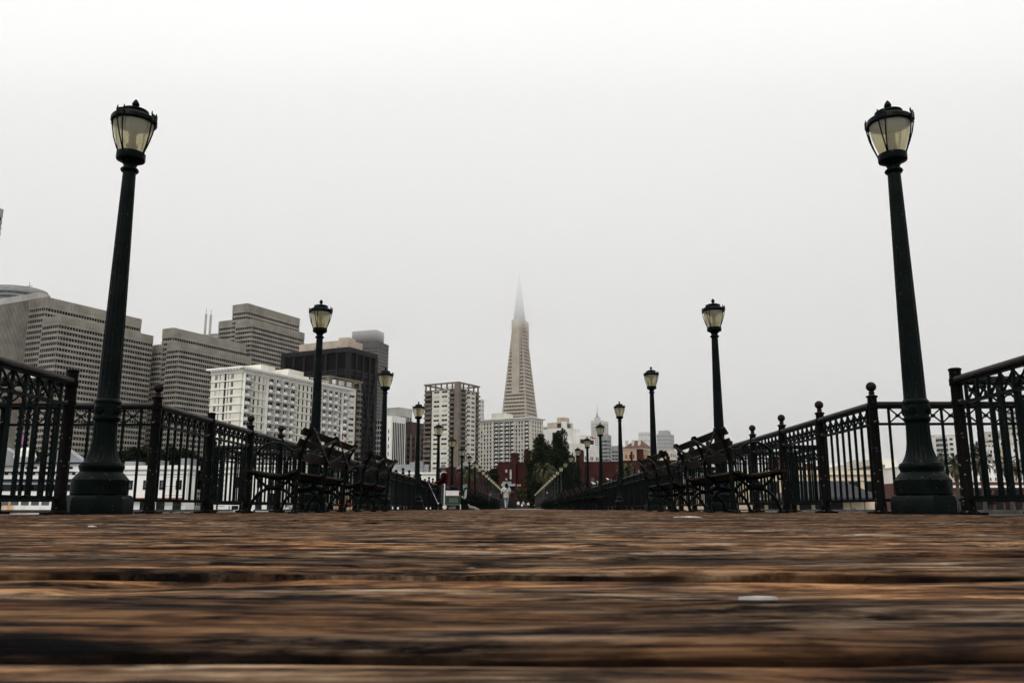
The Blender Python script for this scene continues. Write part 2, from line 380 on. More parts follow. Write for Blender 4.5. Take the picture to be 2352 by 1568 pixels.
SOCK = mat('lamp_socket', (.10,.09,.07), rough=.5)
def lamp_proto():
    root = empty('lamp_post', (0,0,0))
    b = MB(); ph = math.pi/8
    b.lathe([(.285,0),(.285,.115),(.265,.155),(.235,.165)], 8, ph=ph)
    b.lathe([(.225,.16),(.235,.17),(.235,.29),(.222,.305),(.215,.315),(.19,.345),(.175,.36),(.178,.375),(.187,.395),(.187,.415),(.175,.437),(.155,.445)], 40)
    for c in (0, 1): b.lathe([(.232,.17),(.232,.30)], 8, ph=ph)
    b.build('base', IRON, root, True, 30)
    fl = lambda a, z: 1-.055*max(0, math.cos(a*16))**1.5 if .47 < z < .78 else 1
    prof = [(.158,.44),(.15,.455)] + [(.098+.05*math.exp(-(z-.46)/.075), z) for z in np.linspace(.471, .775, 14)] + [(.098,.79),(.104,.80),(.112,.81)]
    MB().lathe(prof, 96, mod=fl).build('pedestal', IRON, root, True, 50)
    bd = MB().lathe([(.111,.81),(.114,.82),(.114,.835),(.105,.842),(.105,.955),(.113,.962),(.113,.98),(.104,.99),(.098,1.0)], 40)
    bo = bd.build('band', IRON, root, True)
    for k in range(4):
        a = R(-100 + 90*k) ; m = MB(); c = Vector((math.cos(a), math.sin(a), 0)); tdir = Vector((-math.sin(a), math.cos(a), 0))
        ctr = c*.108 + Vector((0,0,.9))
        for p in range(8):
            q = 2*math.pi*p/8; d = tdir*math.cos(q)+Vector((0,0,1))*math.sin(q)
            m.tube([ctr+d*.006, ctr+d*.022+c*.008, ctr+d*.036, ctr+d*.043], [.004,.009,.009,.003], 6)
        m.ball(tuple(ctr+c*.006), .011, 6); m.tube([ctr-c*.01, ctr+c*.003], .042, 16)
        m.build('rosette', IRON, bo, True)
    fs = lambda a, z: 1-.06*max(0, math.cos(a*14))**1.5 if 1.02 < z < 3.10 else 1
    pr = [(.097,1.0),(.096,1.015)] + [(.095-.037*((z-1.02)/2.1)**1.15, z) for z in np.linspace(1.025, 3.12, 16)] + [(.0575,3.135)]
    MB().lathe(pr, 84, mod=fs).build('column', IRON, root, True, 50)
    MB().lathe([(.0575,3.13),(.075,3.135),(.083,3.15),(.075,3.165),(.06,3.17),(.056,3.185),(.062,3.205),(.078,3.225),(.108,3.243),(.127,3.25),(.130,3.262),(.130,3.315),(.122,3.32),(.09,3.322)], 36).build('collar', IRON, root, True)
    g = MB(); gp = [(.108,3.318),(.125,3.37),(.145,3.43),(.162,3.49),(.175,3.55),(.181,3.60),(.182,3.635)]
    g.lathe(gp, 40); g.f = g.f[:-2]; g.m = g.m[:-2]
    g.build('globe', GLASS, root, True)
    h = MB().lathe([(.03,3.32),(.03,3.36),(.05,3.37),(.052,3.40),(.034,3.415),(.03,3.5),(.038,3.52),(.075,3.56),(.085,3.60),(.085,3.64)], 18)
    h.build('lamp_holder', SOCK, root, True)
    c = MB().lathe([(.178,3.615),(.196,3.61),(.207,3.622),(.207,3.655),(.198,3.672),(.165,3.69),(.128,3.70),(.122,3.705),(.122,3.725),(.128,3.73),(.126,3.745),(.085,3.76),(.03,3.772)], 40)
    co = c.build('cap', IRON, root, True)
    MB().lathe([(.026,3.765),(.020,3.775),(.019,3.79),(.027,3.80),(.034,3.81),(.034,3.818),(.022,3.845),(.006,3.866)], 16).build('finial', IRON, co, True)
    for k in range(4):
        a = R(-100 + 90*k); m = MB(); cdir = Vector((math.cos(a), math.sin(a), 0)); tdir = Vector((-math.sin(a), math.cos(a), 0)); Z = Vector((0,0,1))
        for s in (-1, 1):
            pts = [cdir*r + Z*z + tdir*(s*w) for r, z, w in ((.208,3.69,.034),(.214,3.64,.033),(.206,3.58,.028),(.192,3.50,.021),(.168,3.42,.012),(.14,3.345,.005),(.127,3.31,.004))]
            m.tube(pts, .0065, 8)
        e0 = cdir*.209+Z*3.655; m.quadbox([e0+tdir*q+Z*w for q, w in ((-.042,-.04),(.042,-.04),(.042,.035),(-.042,.035))], [e0+cdir*.012+tdir*q+Z*w for q, w in ((-.038,-.036),(.038,-.036),(.038,.03),(-.038,.03))])
        m.tube([e0+Z*.03+tdir*.034, e0+Z*.06+tdir*.034], [.010,.004], 6); m.tube([e0+Z*.03-tdir*.034, e0+Z*.06-tdir*.034], [.010,.004], 6)
        m.build('bracket', IRON, root, True)
    return root
proto = lamp_proto(); snap = snapshot(proto)
# light version for the far row
lr = empty('lamp_post'); 
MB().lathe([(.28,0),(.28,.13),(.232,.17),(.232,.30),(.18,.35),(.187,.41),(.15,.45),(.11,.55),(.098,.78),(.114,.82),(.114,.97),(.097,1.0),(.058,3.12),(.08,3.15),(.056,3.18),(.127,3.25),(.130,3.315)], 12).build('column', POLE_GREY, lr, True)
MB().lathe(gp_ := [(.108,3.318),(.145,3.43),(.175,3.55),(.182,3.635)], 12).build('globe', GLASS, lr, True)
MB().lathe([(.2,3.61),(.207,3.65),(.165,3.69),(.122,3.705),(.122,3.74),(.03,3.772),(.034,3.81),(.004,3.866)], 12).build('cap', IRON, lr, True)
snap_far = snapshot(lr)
ORD = ['nearest','second','third','fourth','fifth','sixth','seventh','eighth','ninth','tenth','eleventh','twelfth','thirteenth','fourteenth']
extraL = {1:'tall green iron lamp post close by on the left, before the banded concrete tower', 2:'green lamp post rising behind the left benches in front of the dark braced tower',
          3:'green lamp post just right of the dark braced tower, third down the left railing'}
extraR = {1:'tall green iron lamp post standing close by on the right beside the open railing', 2:'green lamp post rising directly behind the right hand benches', 3:'green lamp post with rust tint in its glass, third down the right railing'}
used = {'p': False, 'f': False}
for side in (-1, 1):
    sd_ = 'left' if side < 0 else 'right'
    for n in range(1, 30):
        sn, k = (snap, 'p') if n <= 9 else (snap_far, 'f')
        if not used[k]: o = sn[0]; used[k] = True
        else: o = copy_tree(sn)
        o.location = (side*XF, n*Lp, 0); o.rotation_euler = (0, 0, (R(-32) if side > 0 else 0))
        if side < 0 and n == 1: o.location.y -= .10
        o.scale = (1, 1, 1.016 if n == 1 else 1)
        ex = (extraL if side < 0 else extraR).get(n)
        lab = ex or (f'green lamp post with frosted yellowish globe, {ORD[n-1]} from the front along the {sd_} railing' if n <= 14 else f'tiny lamp post in the dense far end of the {sd_} lamp row')
        tag(o, lab, 'lamp post', 'lamp posts lining the pier' if n <= 14 else f'far bunched lamp posts of the {sd_} row')

# ---------------------------------------------------------------- benches
def arc(cx, cz, r, a0, a1, n=14, y=0): return [(cx+r*math.cos(R(a0+(a1-a0)*i/n)), y, cz+r*math.sin(R(a0+(a1-a0)*i/n))) for i in range(n+1)]
def bench_proto():
    root = empty('bench')
    sp = 1.26
    for i in range(3):
        y = i*sp; m = MB()
        P = lambda pts: [(a, y, b) for a, b in pts]
        m.tube(P([(-.005,.905),(.03,.85),(.07,.77),(.10,.68),(.12,.58),(.13,.47),(.138,.35),(.15,.2),(.158,.08),(.165,.015)]), [.022,.019,.018,.018,.019,.021,.02,.018,.019,.026], 8)
        m.tube([(0,y-.035,.905),(0,y+.035,.905)], .034, 14); m.tube([(0,y-.042,.905),(0,y+.042,.905)], .015, 8)
        m.tube([tuple((p[0], y, p[2])) for p in arc(.405,.545,.222,195,-20,22)], .0135, 8)              # arm hoop
        m.tube(P([(.115,.705),(.15,.69),(.185,.68),(.225,.69),(.27,.72)]), .012, 8)
        m.tube(P([(.13,.47),(.20,.405),(.28,.37),(.40,.375),(.52,.40),(.62,.425),(.69,.43)]), .017, 8)  # seat bearer
        m.tube([tuple((p[0], y, p[2])) for p in arc(.672,.392,.026,90,-200,12)], .014, 8)
        m.tube(P([(.20,.40),(.25,.34),(.31,.295),(.37,.28),(.43,.28),(.49,.295),(.55,.34),(.61,.41)]), .016, 8)
        m.tube(P([(.31,.285),(.40,.27),(.49,.285)]), .026, 8)
        m.tube(P([(.16,.10),(.19,.17),(.24,.225),(.31,.262),(.40,.268),(.48,.258),(.54,.225),(.60,.165),(.635,.10),(.66,.02)]), [.016,.016,.017,.018,.02,.018,.018,.018,.018,.022], 8)
        for fx in (.165, .675):
            m.box(fx-.055, fx+.055, y-.035, y+.035, -.006, .014); m.tube([(fx, y, .01), (fx, y, .035)], [.034,.024], 8)
        m.build('frame', IRON, root, True)
    for i in range(2):
        y0, y1 = i*sp+.02, (i+1)*sp-.02
        a = MB().bar((-.012, y0, .895), (.095, y1, .60), .012, .03).build('brace', IRON, root)
        a = MB().bar((.082, y0, .60), (-.028, y1, .895), .012, .03).build('brace', IRON, root)
    ov = .14
    for (x, z, w, t) in ((.055,.885,.085,-1.05), (.095,.765,.085,-1.2), (.13,.625,.095,-1.4)):
        m = MB(); dx, dz = math.cos(t), math.sin(t)
        u = Vector((dx, 0, dz))*w/2; nn = Vector((-dz, 0, dx))*.011; c = Vector((x+.012, 0, z))
        m.quadbox([c-u-nn+Vector((0,-ov,0)), c+u-nn+Vector((0,-ov,0)), c+u+nn+Vector((0,-ov,0)), c-u+nn+Vector((0,-ov,0))], [c-u-nn+Vector((0,2*sp+ov,0)), c+u-nn+Vector((0,2*sp+ov,0)), c+u+nn+Vector((0,2*sp+ov,0)), c-u+nn+Vector((0,2*sp+ov,0))])
        m.build('back_slat', BWOOD, root)
    for j, (x, z, t) in enumerate(((.21,.415,-.45),(.305,.392,-.1),(.40,.395,.08),(.495,.412,.2),(.59,.432,.18),(.675,.443,.02))):
        u = Vector((math.cos(t), 0, math.sin(t)))*.041; nn = Vector((-math.sin(t), 0, math.cos(t)))*.013; c = Vector((x, 0, z+.012))
        a, b = Vector((0,-ov,0)), Vector((0,2*sp+ov,0))
        MB().quadbox([c-u-nn+a, c+u-nn+a, c+u+nn+a, c-u+nn+a], [c-u-nn+b, c+u-nn+b, c+u+nn+b, c-u+nn+b]).build('seat_slat', BWOOD, root)
    return root
bp = bench_proto(); bsn = snapshot(bp); first = True
bl = {(-1,0):'wooden slatted iron bench nearest on the left, its back to the walkway', (-1,1):'second slatted iron bench on the left, behind the nearest one',
      (1,0):'wooden slatted iron bench nearest on the right, its hooped arm toward the railing', (1,1):'second slatted iron bench on the right, further down the pier'}
for side, ks in ((1, [0,1,5,6,7,8,9,10,11]+list(range(14,24))), (-1, [0,1,7,8,9,10,11,12,13]+list(range(15,24)))):
    sn_ = 'right' if side > 0 else 'left'
    for q, k in enumerate(ks):
        o = bp if first else copy_tree(bsn); first = False
        o.location = (side*XB, 9.4+3.82*k, 0)
        if side < 0: o.location.y += 2.52 ; o.rotation_euler = (0,0,math.pi)
        if k < 2: lab = bl[(side, k)]
        elif q < 9: lab = f'dark iron bench, {ORD[q-2]} of the packed middle row along the {sn_} railing'
        else: lab = f'tiny dark bench in the far bench row along the {sn_} railing'
        tag(o, lab, 'bench', 'benches facing the water along the pier' if q < 9 else f'far benches along the {sn_} railing')
# litter on the deck
WHITE = mat('white_scrap', (.22,.20,.17), (.48,.46,.42), rough=.7, scale=30)
bpy.context.view_layer.update()
def scrap(x, y, w, d, h, lab, nm='paper_scrap', cat='litter'):
    p = deck_at(x, y); m = MB(); n = 14; rs = [rnd.uniform(.6, 1.15) for _ in range(n)]
    m.v = [(0,0,h)] + [(w/2*rs[i]*math.cos(6.283*i/n), d/2*rs[i]*math.sin(6.283*i/n), h*rnd.uniform(.3,.8)) for i in range(n)] + [(w/2*rs[i]*1.04*math.cos(6.283*i/n), d/2*rs[i]*1.04*math.sin(6.283*i/n), -.001) for i in range(n)]
    m.f = [(0, 1+i, 1+(i+1) % n) for i in range(n)] + [(1+i, 1+n+i, 1+n+(i+1) % n, 1+(i+1) % n) for i in range(n)] + [tuple(range(2*n, n, -1))]; m.m = [0]*len(m.f)
    o = m.build(nm, WHITE, None, True); hit, hp, _n, _i = deck.ray_cast((p.x, p.y, 1), (0,0,-1)); o.location = (p.x, p.y, (hp.z if hit else 0)+.0014); bpy.context.view_layer.update(); tag(o, lab, cat)
scrap(1580, 1187, .17, .03, .008, 'long white paper strip lying on the deck in front of the right benches')
scrap(212, 1208, .03, .02, .003, 'small white scrap on the planks below the left lamp post')
scrap(545, 1311, .006, .003, .0015, 'small white fleck on the deck, lower left', 'pebble', 'litter')
scrap(555, 1363, .022, .003, .0008, 'blurred white smear on the near plank, left of the glassy shard', 'bird_dropping', 'dropping')
scrap(668, 1362, .010, .004, .0022, 'small translucent shard on the near plank, lower left', 'shard', 'litter')
scrap(1740, 1375, .022, .003, .0010, 'white blurred scrap on the near plank, lower right')
scrap(1082, 1283, .012, .006, .0014, 'pale speck on the deck just left of centre', 'bird_dropping', 'dropping')
scrap(1100, 1468, .004, .002, .0008, 'round pale speck on the closest dark plank gap', 'pebble', 'litter')
# ---------------------------------------------------------------- ground, water, haze
LAND = mat('city_ground', (.10,.10,.095), (.17,.165,.155), rough=.9, scale=.05)
g = MB().box(-6000, 6000, 236, 7000, -8, -.5).build('ground', LAND); tag(g, 'paved waterfront land behind the pier', kind='structure')
MB().box(-6000, 6000, -300, 240, -9, -3.2).build('water', WATER); tag(bpy.data.objects['water'], 'grey bay water under the pier', kind='structure')
# ---------------------------------------------------------------- building materials
OFFG = mat('office_glass', (.0025,.0027,.003), (.045,.046,.045), rough=.35, scale=.5, detail=1, contrast=(.54,.66), spec=.1)
CONCT = mat('tower_concrete', (.25,.232,.198), (.35,.325,.278), rough=.85, scale=.12, detail=3)
CONCP = mat('pale_tower_concrete', (.42,.41,.38), (.52,.51,.47), rough=.85, scale=.15, detail=3)
CREAM = mat('cream_wall', (.55,.53,.45), (.66,.63,.55), rough=.8, scale=.2, detail=3)
WHITEW = mat('white_wall', (.68,.67,.62), (.80,.79,.75), rough=.8, scale=.15, detail=3)
TANW = mat('tan_panel', (.42,.35,.28), (.52,.44,.36), rough=.8, scale=.2, detail=3)
QUARTZ = mat('pyramid_quartz', (.42,.375,.31), (.50,.45,.375), rough=.7, scale=.1, detail=3)
LOUV = mat('spire_louvre', (.19,.20,.20), (.24,.25,.25), rough=.5, scale=.1)
BRWN = mat('brown_concrete', (.13,.11,.085), (.18,.15,.12), rough=.8, scale=.3, detail=3)
DBRN = mat('dark_brown_panel', (.045,.028,.024), (.07,.045,.038), rough=.7, scale=.3)
BLK = mat('dark_steel', (.0015,.0016,.0018), (.003,.003,.0035), rough=.5, scale=.3, spec=.06)
BLKF = mat('dark_steel_frame', (.011,.011,.012), (.018,.018,.019), rough=.5, scale=.3, spec=.12)
BRICK = mat('dark_red_brick', (.024,.0055,.0045), (.042,.011,.008), rough=.9, scale=.4, spec=.15)
BRICK2 = mat('red_brown_brick', (.075,.027,.020), (.11,.045,.033), rough=.9, scale=.5)
ORNG = mat('tan_orange_stucco', (.36,.24,.16), (.43,.30,.21), rough=.85, scale=.2)
ROOFR = mat('clay_tile_roof', (.11,.055,.045), (.16,.085,.07), rough=.8, scale=.8)
GREYW = mat('grey_wall', (.28,.28,.28), (.36,.36,.36), rough=.8, scale=.2)
GREYR = mat('grey_metal_roof', (.18,.19,.20), (.26,.27,.28), rough=.5, scale=.5)
G0 = glassy('dark_window_glass', (.003,.0032,.0035), .3); G0.node_tree.nodes['Principled BSDF'].inputs['Specular IOR Level'].default_value = .12
G1 = glassy('mid_window_glass', (.03,.033,.036), .2)
CURT = mat('curtained_window', (.30,.31,.30), (.5,.5,.47), rough=.4, scale=.8)
GREENG = glassy('green_tinted_glass', (.06,.09,.085), .15)
REDP = mat('red_spandrel', (.38,.09,.07), rough=.7)
WINM = [G0, G0, G1, G0, CURT, G1, G0]

class Bld:
    """Frame: local +x recedes along the right-hand face (plane y=0), local +y along the left-hand face (plane x=0)."""
    def __init__(s, name, xA, xB, xC, yr, Y, g, label, cat='building', W_=None, D_=None, ground=-.5, group=None):
        s.g = R(g); B = at(xB, yr, Y); s.H = B.z - ground
        ur = Vector((math.sin(s.g), math.cos(s.g), 0)); ul = Vector((-math.cos(s.g), math.sin(s.g), 0))
        def hit(px, u):                          # distance along u from B whose image column is px
            lo, hi = 0, 400
            for _ in range(50):
                m = (lo+hi)/2; p = B+u*m; q = CR.transposed() @ (p-CAM); xx = 1176+F*q.x/(-q.z)
                if (u is ur and xx < px) or (u is ul and xx > px): lo = m
                else: hi = m
            return lo
        s.W = W_ or hit(xC, ur); s.D = D_ or hit(xA, ul)
        s.root = empty(name, (B.x, B.y, ground), math.pi/2-s.g, label, cat, group)
        s.nwin = {}; s.rest = MB(); s.wm = {}
    def part(s, name, m, mt, smooth=False, par=None): return m.build(name, mt, par or s.root, smooth)
    def fb(s, m, face, a, b, z0, z1, o0, o1, mi=0):
        """box on a face from a to b (metres from the shared corner), o0..o1 outward"""
        if face == 'R': m.box(a, b, -o1, -o0, z0, z1, mi)
        elif face == 'L': m.box(-o1, -o0, a, b, z0, z1, mi)
        elif face == 'F': m.box(a, b, s.D+o0, s.D+o1, z0, z1, mi)
        else: m.box(s.W+o0, s.W+o1, a, b, z0, z1, mi)
        return m
    def core(s, mt, z1=None, inset=0, name='wall'):
        return s.part(name, MB().box(inset, s.W-inset, inset, s.D-inset, 0, z1 or s.H), mt)
    def windows(s, face, a0, a1, n, z0, pitch, rows, w, h, mats=None, frame=None, skip=None, name='window', dep=.06):
        mats = mats or WINM; sp = (a1-a0)/n
        for r in range(rows-1, -1, -1):
            for c in range(n):
                if skip and skip(c, r): continue
                x = a0+sp*(c+.5); z = z0+pitch*r; mt = rnd.choice(mats); k = s.nwin.get(name, 0)
                if k < 98:
                    key = (face, w, h, mt.name)
                    if key not in s.wm:
                        m = MB()
                        if frame: s.fb(m, face, -w/2-.1, w/2+.1, -.1, h+.1, -.02, dep*.5, 1)
                        s2 = m
                        if face == 'R': m.box(-w/2, w/2, -dep, .01, 0, h, 0); m.box(-.04, .04, -dep-.03, -dep+.01, 0, h, 1 if frame else 0)
                        elif face == 'L': m.box(-dep, .01, -w/2, w/2, 0, h, 0); m.box(-dep-.03, -dep+.01, -.04, .04, 0, h, 1 if frame else 0)
                        s.wm[key] = m.mesh(name, [mt, frame or mt])
                    o = bpy.data.objects.new(name, s.wm[key]); COL.objects.link(o); o.parent = s.root
                    o.location = (x, 0, z) if face == 'R' else (0, x, z)
                    s.nwin[name] = k+1
                else: s.fb(s.rest, face, x-w/2, x+w/2, z, z+h, -.01, dep, 0)
        return s
    def door(s, m, mts):
        k = s.nwin.get('door', 0); s.nwin['door'] = k+1
        if k < 98: s.part('balcony_door', m, mts)
        else:
            if not hasattr(s, 'drest'): s.drest = MB()
            s.drest.add(m); s.dm = mts
    def balcony(s, m, mts):
        k = s.nwin.get('balcony', 0); s.nwin['balcony'] = k+1
        if k < 98: s.part('balcony', m, mts)
        else:
            if not hasattr(s, 'brest'): s.brest = MB()
            s.brest.add(m); s.bm = mts
    def finish(s):
        if hasattr(s, 'drest'): o = s.drest.build('door_rest', s.dm, s.root); o['kind'] = 'stuff'
        if hasattr(s, 'brest'): o = s.brest.build('balcony_rest', s.bm, s.root); o['kind'] = 'stuff'
        if s.rest.v: o = s.rest.build('window_rest', G0, s.root); o['kind'] = 'stuff'
        return s
    def strips(s, wallm, glassm, pitch, frac, fin=None, finw=.5, top=None, z0=0, x0=0, x1=None, y0=0, y1=None, z1=None, side=True, parts=True, finm=None, rec=.45):
        """storeys of recessed window bands between projecting spandrels, with full-height fins"""
        x1 = x1 if x1 is not None else s.W; y1 = y1 if y1 is not None else s.D; z1 = z1 or s.H; top = top or pitch
        wl = MB(); n = int((z1-top-2)/pitch); zt = z1-top
        wl.box(x0, x1, y0, y1, zt, z1)
        for i in range(n):
            a = zt-pitch*(i+1); b = a+pitch*frac
            wl.box(x0, x1, y0, y1, a+pitch*frac, a+pitch)
            wl.box(x0, x1, y0, y1, a, a+.001) if False else None
            # order from the top: window band sits under each spandrel
            bb = MB().box(x0+rec, x1-rec, y0+rec, y1-rec, a-.01, b+.01)
            bb.build('window_band', glassm, s.root)
        wl.box(x0+.02, x1-.02, y0+.02, y1-.02, 0, zt-pitch*n)
        s.part('wall', wl, wallm)
        if fin:
            rb = MB(); k = max(2, round((x1-x0)/fin)); sp = (x1-x0)/k
            for i in range(k): rb.box(x0+sp*i, x0+sp*i+sp*.5, y0-.35, y0+.01, z1-top+.4, z1-.3)
            k = max(2, round((y1-y0)/fin)); sp = (y1-y0)/k
            for i in range(k): rb.box(x0-.35, x0+.01, y0+sp*i, y0+sp*i+sp*.5, z1-top+.4, z1-.3)
            s.part('parapet_rib', rb, wallm)
            fm = MB(); d0 = -rec-.05; d1 = -rec+.16; zb = zt-pitch*n
            k = max(2, round((x1-x0)/fin)); sp = (x1-x0)/k
            for i in range(k+1):
                a = x0+sp*i-finw/2; a = min(max(a, x0+.13), x1-finw-.13); fm.box(a, a+finw, y0-d1, y0-d0, zb+.05, zt+.02)
            k = max(2, round((y1-y0)/fin)); sp = (y1-y0)/k
            for i in range(k+1):
                a = y0+sp*i-finw/2; a = min(max(a, y0+.13), y1-finw-.13); fm.box(x0-d1, x0-d0, a, a+finw, zb+.05, zt+.02)
            s.part('mullion', fm, finm or wallm)

# ---------------------------------------------------------------- left: office towers
b = Bld('office_tower', -70, 88, 106, 672, 560, 26, 'grey ribbed office tower with bright concrete edge frame at the far left'); 
b.core(CONCT, b.H-4.5)
m = MB(); k = int(b.D/1.5)
for i in range(k): b.fb(m, 'L', 2.6+i*1.5, 3.2+i*1.5, 0, b.H-4.6, -.02, .5)
b.part('rib', m, CONCT)
m = MB().box(-.7, b.W+.5, -.7, b.D+.5, b.H-4.5, b.H).box(-.7, 2.2, -.7, 1.8, 0, b.H-4.49); b.part('edge_frame', m, CONCP)
for i in range(2): b.part('dark_slot', b.fb(MB(), 'R', 3.2+i*(b.W-3)/2, 3.2+i*(b.W-3)/2+(b.W-3)/3.4, 0, b.H-6, -.02, .12), G0)
def emb(name, up, lo, ext, Y, label, pitch, ex=None, ext_label=None):
    """stepped slab tower: taller rear slab (up), lower front slab (lo); tuples xA,xB,xC,yroof"""
    b = Bld(name, *lo, Y, 26, label)
    b.strips(CONCT, OFFG, pitch, .56, 2.1, .36, top=pitch*1.2)
    # rear slab in the same frame
    u = Bld('tmp', *up, Y+b.D*.55, 26, 'tmp'); M_ = Matrix.Rotation(-(math.pi/2-b.g), 3, 'Z'); off = M_ @ (u.root.location-b.root.location)
    x0, y0 = off.x, max(off.y, 1.0); H = u.H; W_, D_ = u.W, max(u.D, b.D*.9); bpy.data.objects.remove(u.root)
    b.strips(CONCT, OFFG, pitch, .56, 2.1, .36, top=pitch*1.5, x0=x0, x1=x0+W_, y0=b.D+.02 if y0 > b.D else y0, y1=y0+D_, z1=H, z0=b.H-pitch*2)
    if ext:
        e = Bld('tmp', *ext, Y+b.D, 26, 'tmp'); off = M_ @ (e.root.location-b.root.location); He = e.H; bpy.data.objects.remove(e.root)
        b.strips(CONCT, OFFG, pitch, .56, 2.1, .36, top=pitch*1.2, x0=off.x, x1=off.x+20, y0=b.D+D_*.6, y1=b.D+D_*.6+16, z1=He)
    return b
e1 = emb('office_tower', (95, 103, 322, 682), (98, 137, 353, 724), None, 540, 'broad stepped concrete office tower with banded windows behind the left lamp post', 3.8)
e2 = emb('office_tower', (382, 399, 566, 752), (384, 413, 578, 784), (353, 364, 380, 791), 600, 'middle stepped concrete office tower with twin masts rising behind its roof', 3.75)
e3 = emb('office_tower', (541, 569, 689, 696), (541, 580, 700, 732), (524, 534, 560, 734), 680, 'tallest stepped concrete office tower, left of the dark braced tower', 3.8)
# round topped glass tower, edge tower, twin masts
p = at(45, 664, 760); m = MB().lathe([(1,0),(1,1)], 40)
t = empty('round_tower', (p.x, p.y, -.5), 0, 'blue grey round topped glass tower behind the far left tower', 'building')
H = p.z; MB().lathe([(26,0),(26,H-4),(24,H-3),(24,H-1.5),(15,H)], 48).build('wall', GREYW, t, True)
for i in range(6): MB().lathe([(26.15,H-7-i*4),(26.15,H-9.6-i*4)], 48).build('window_band', G1, t, True)
MB().tube([(9,0,H-2),(9,0,H+7)], .25, 6).box(6,12,-.2,.2,H+3,H+3.4).build('antenna', BLKF, t)
b = Bld('office_tower', -60, -8, 8.5, 476, 520, 26, 'dark tower just entering the frame at the left edge')
b.strips(GREYW, G0, 4, .55, 3, .6)
for i, (px, py, hh) in enumerate(((474.5, 709, 1.0), (485.5, 711, 1.0))):
    q = at(px, py, 760); t = empty('roof_mast', (q.x, q.y, 110), 0, ('left' if i == 0 else 'right') + ' one of the two pale masts above the middle concrete tower', 'mast', 'twin masts')
    HH = q.z-110; MB().box(-1.6,1.6,-1.6,1.6,0,HH*.62).build('base', CONCP, t); MB().box(-.8,.8,-.8,.8,HH*.62,HH*.93).tube([(0,0,HH*.93),(0,0,HH)], .25, 5).build('shaft', CONCP, t)
q = at(478, 768, 762); tt = Bld('masts_building', 448, 497, 503, 768, 758, 26, 'pale roof structure below the twin masts'); tt.core(CONCP); tt.part('parapet', MB().box(-.5, tt.W+.5, -.5, tt.D+.5, tt.H, tt.H+1), CONCP)

# dark braced tower
b = Bld('braced_tower', 652.5, 802, 863, 797, 520, 25, 'black tower with diagonal bracing and a tan rooftop penthouse')
b.core(BLK, b.H-.8)
fr = MB(); d0, d1 = -.01, 1.1
fr.box(-1.1, b.W+1.1, -1.1, b.D+1.1, b.H-3, b.H)
for face, Ln, n in (('L', b.D, 6), ('R', b.W, 4 if b.W < 60 else 6)):
    for i in range(n+1):
        a = Ln*i/n; ww = 1.6 if i in (0, n) else .55
        b.fb(fr, face, a-ww, a+ww, 0, b.H-3.01, d0, d1-.2 if ww < 1 else d1-.1)
    for z in (b.H-14, b.H-46, b.H-78): b.fb(fr, face, 0, Ln, z-.5, z+.5, d0, .7)
b.part('frame', fr, BLKF)
dg = MB()
for face, Ln, n in (('L', b.D, 3), ('R', b.W, 2)):
    for i in range(n):
        a0, a1 = Ln*i/n, Ln*(i+1)/n; mid = (a0+a1)/2
        for (zt, zb) in ((b.H-14, b.H-46), (b.H-46, b.H-78), (b.H-78, 4)):
            for (p0, p1) in (((a0, zt), (mid, zb)), ((a1, zt), (mid, zb))) if zt > b.H-20 or zt < b.H-70 else (((a0, zb), (mid, zt)), ((a1, zb), (mid, zt))):
                if face == 'L': dg.bar((-.5, p0[0], p0[1]), (-.5, p1[0], p1[1]), 1.2, .9)
                else: dg.bar((p0[0], -.5, p0[1]), (p1[0], -.5, p1[1]), 1.2, .9)
b.part('brace', dg, BLKF)
for i in range(int((b.H-18)/3.9)):
    z = b.H-15-3.9*i; m = MB()
    for f_, Ln in (('L', b.D), ('R', b.W)): b.fb(m, f_, 1.7, Ln-1.7, z-2.2, z-.2, -.01, .12)
    b.part('window_band', m, G0)
b.part('penthouse', MB().box(5, b.W-8, 5, b.D-8, b.H, b.H+6.2).box(6, 14, 5.5, 13, b.H+6.2, b.H+8), TANW)
b.part('roof_vent', MB().tube([(4, 12, b.H), (4, 12, b.H+2.2)], .5, 8).tube([(4, 30, b.H), (4, 30, b.H+2.2)], .5, 8), GREYR)

# foggy tower behind
b = Bld('foggy_tower', 779, 868, 893, 783, 1000, 18, 'tall brown grey tower whose stepped top dissolves in fog, behind the braced tower')
FT = mat('dark_granite', (.10,.09,.09), (.14,.125,.12), rough=.6, scale=.2)
b.strips(FT, G1, 4.2, .5, 3.4, 1.2, top=5)
q = at(840, 758, 1010); b.part('upper_block', MB().box(6, b.W-2, 6, b.D-14, b.H, q.z+.5), FT)

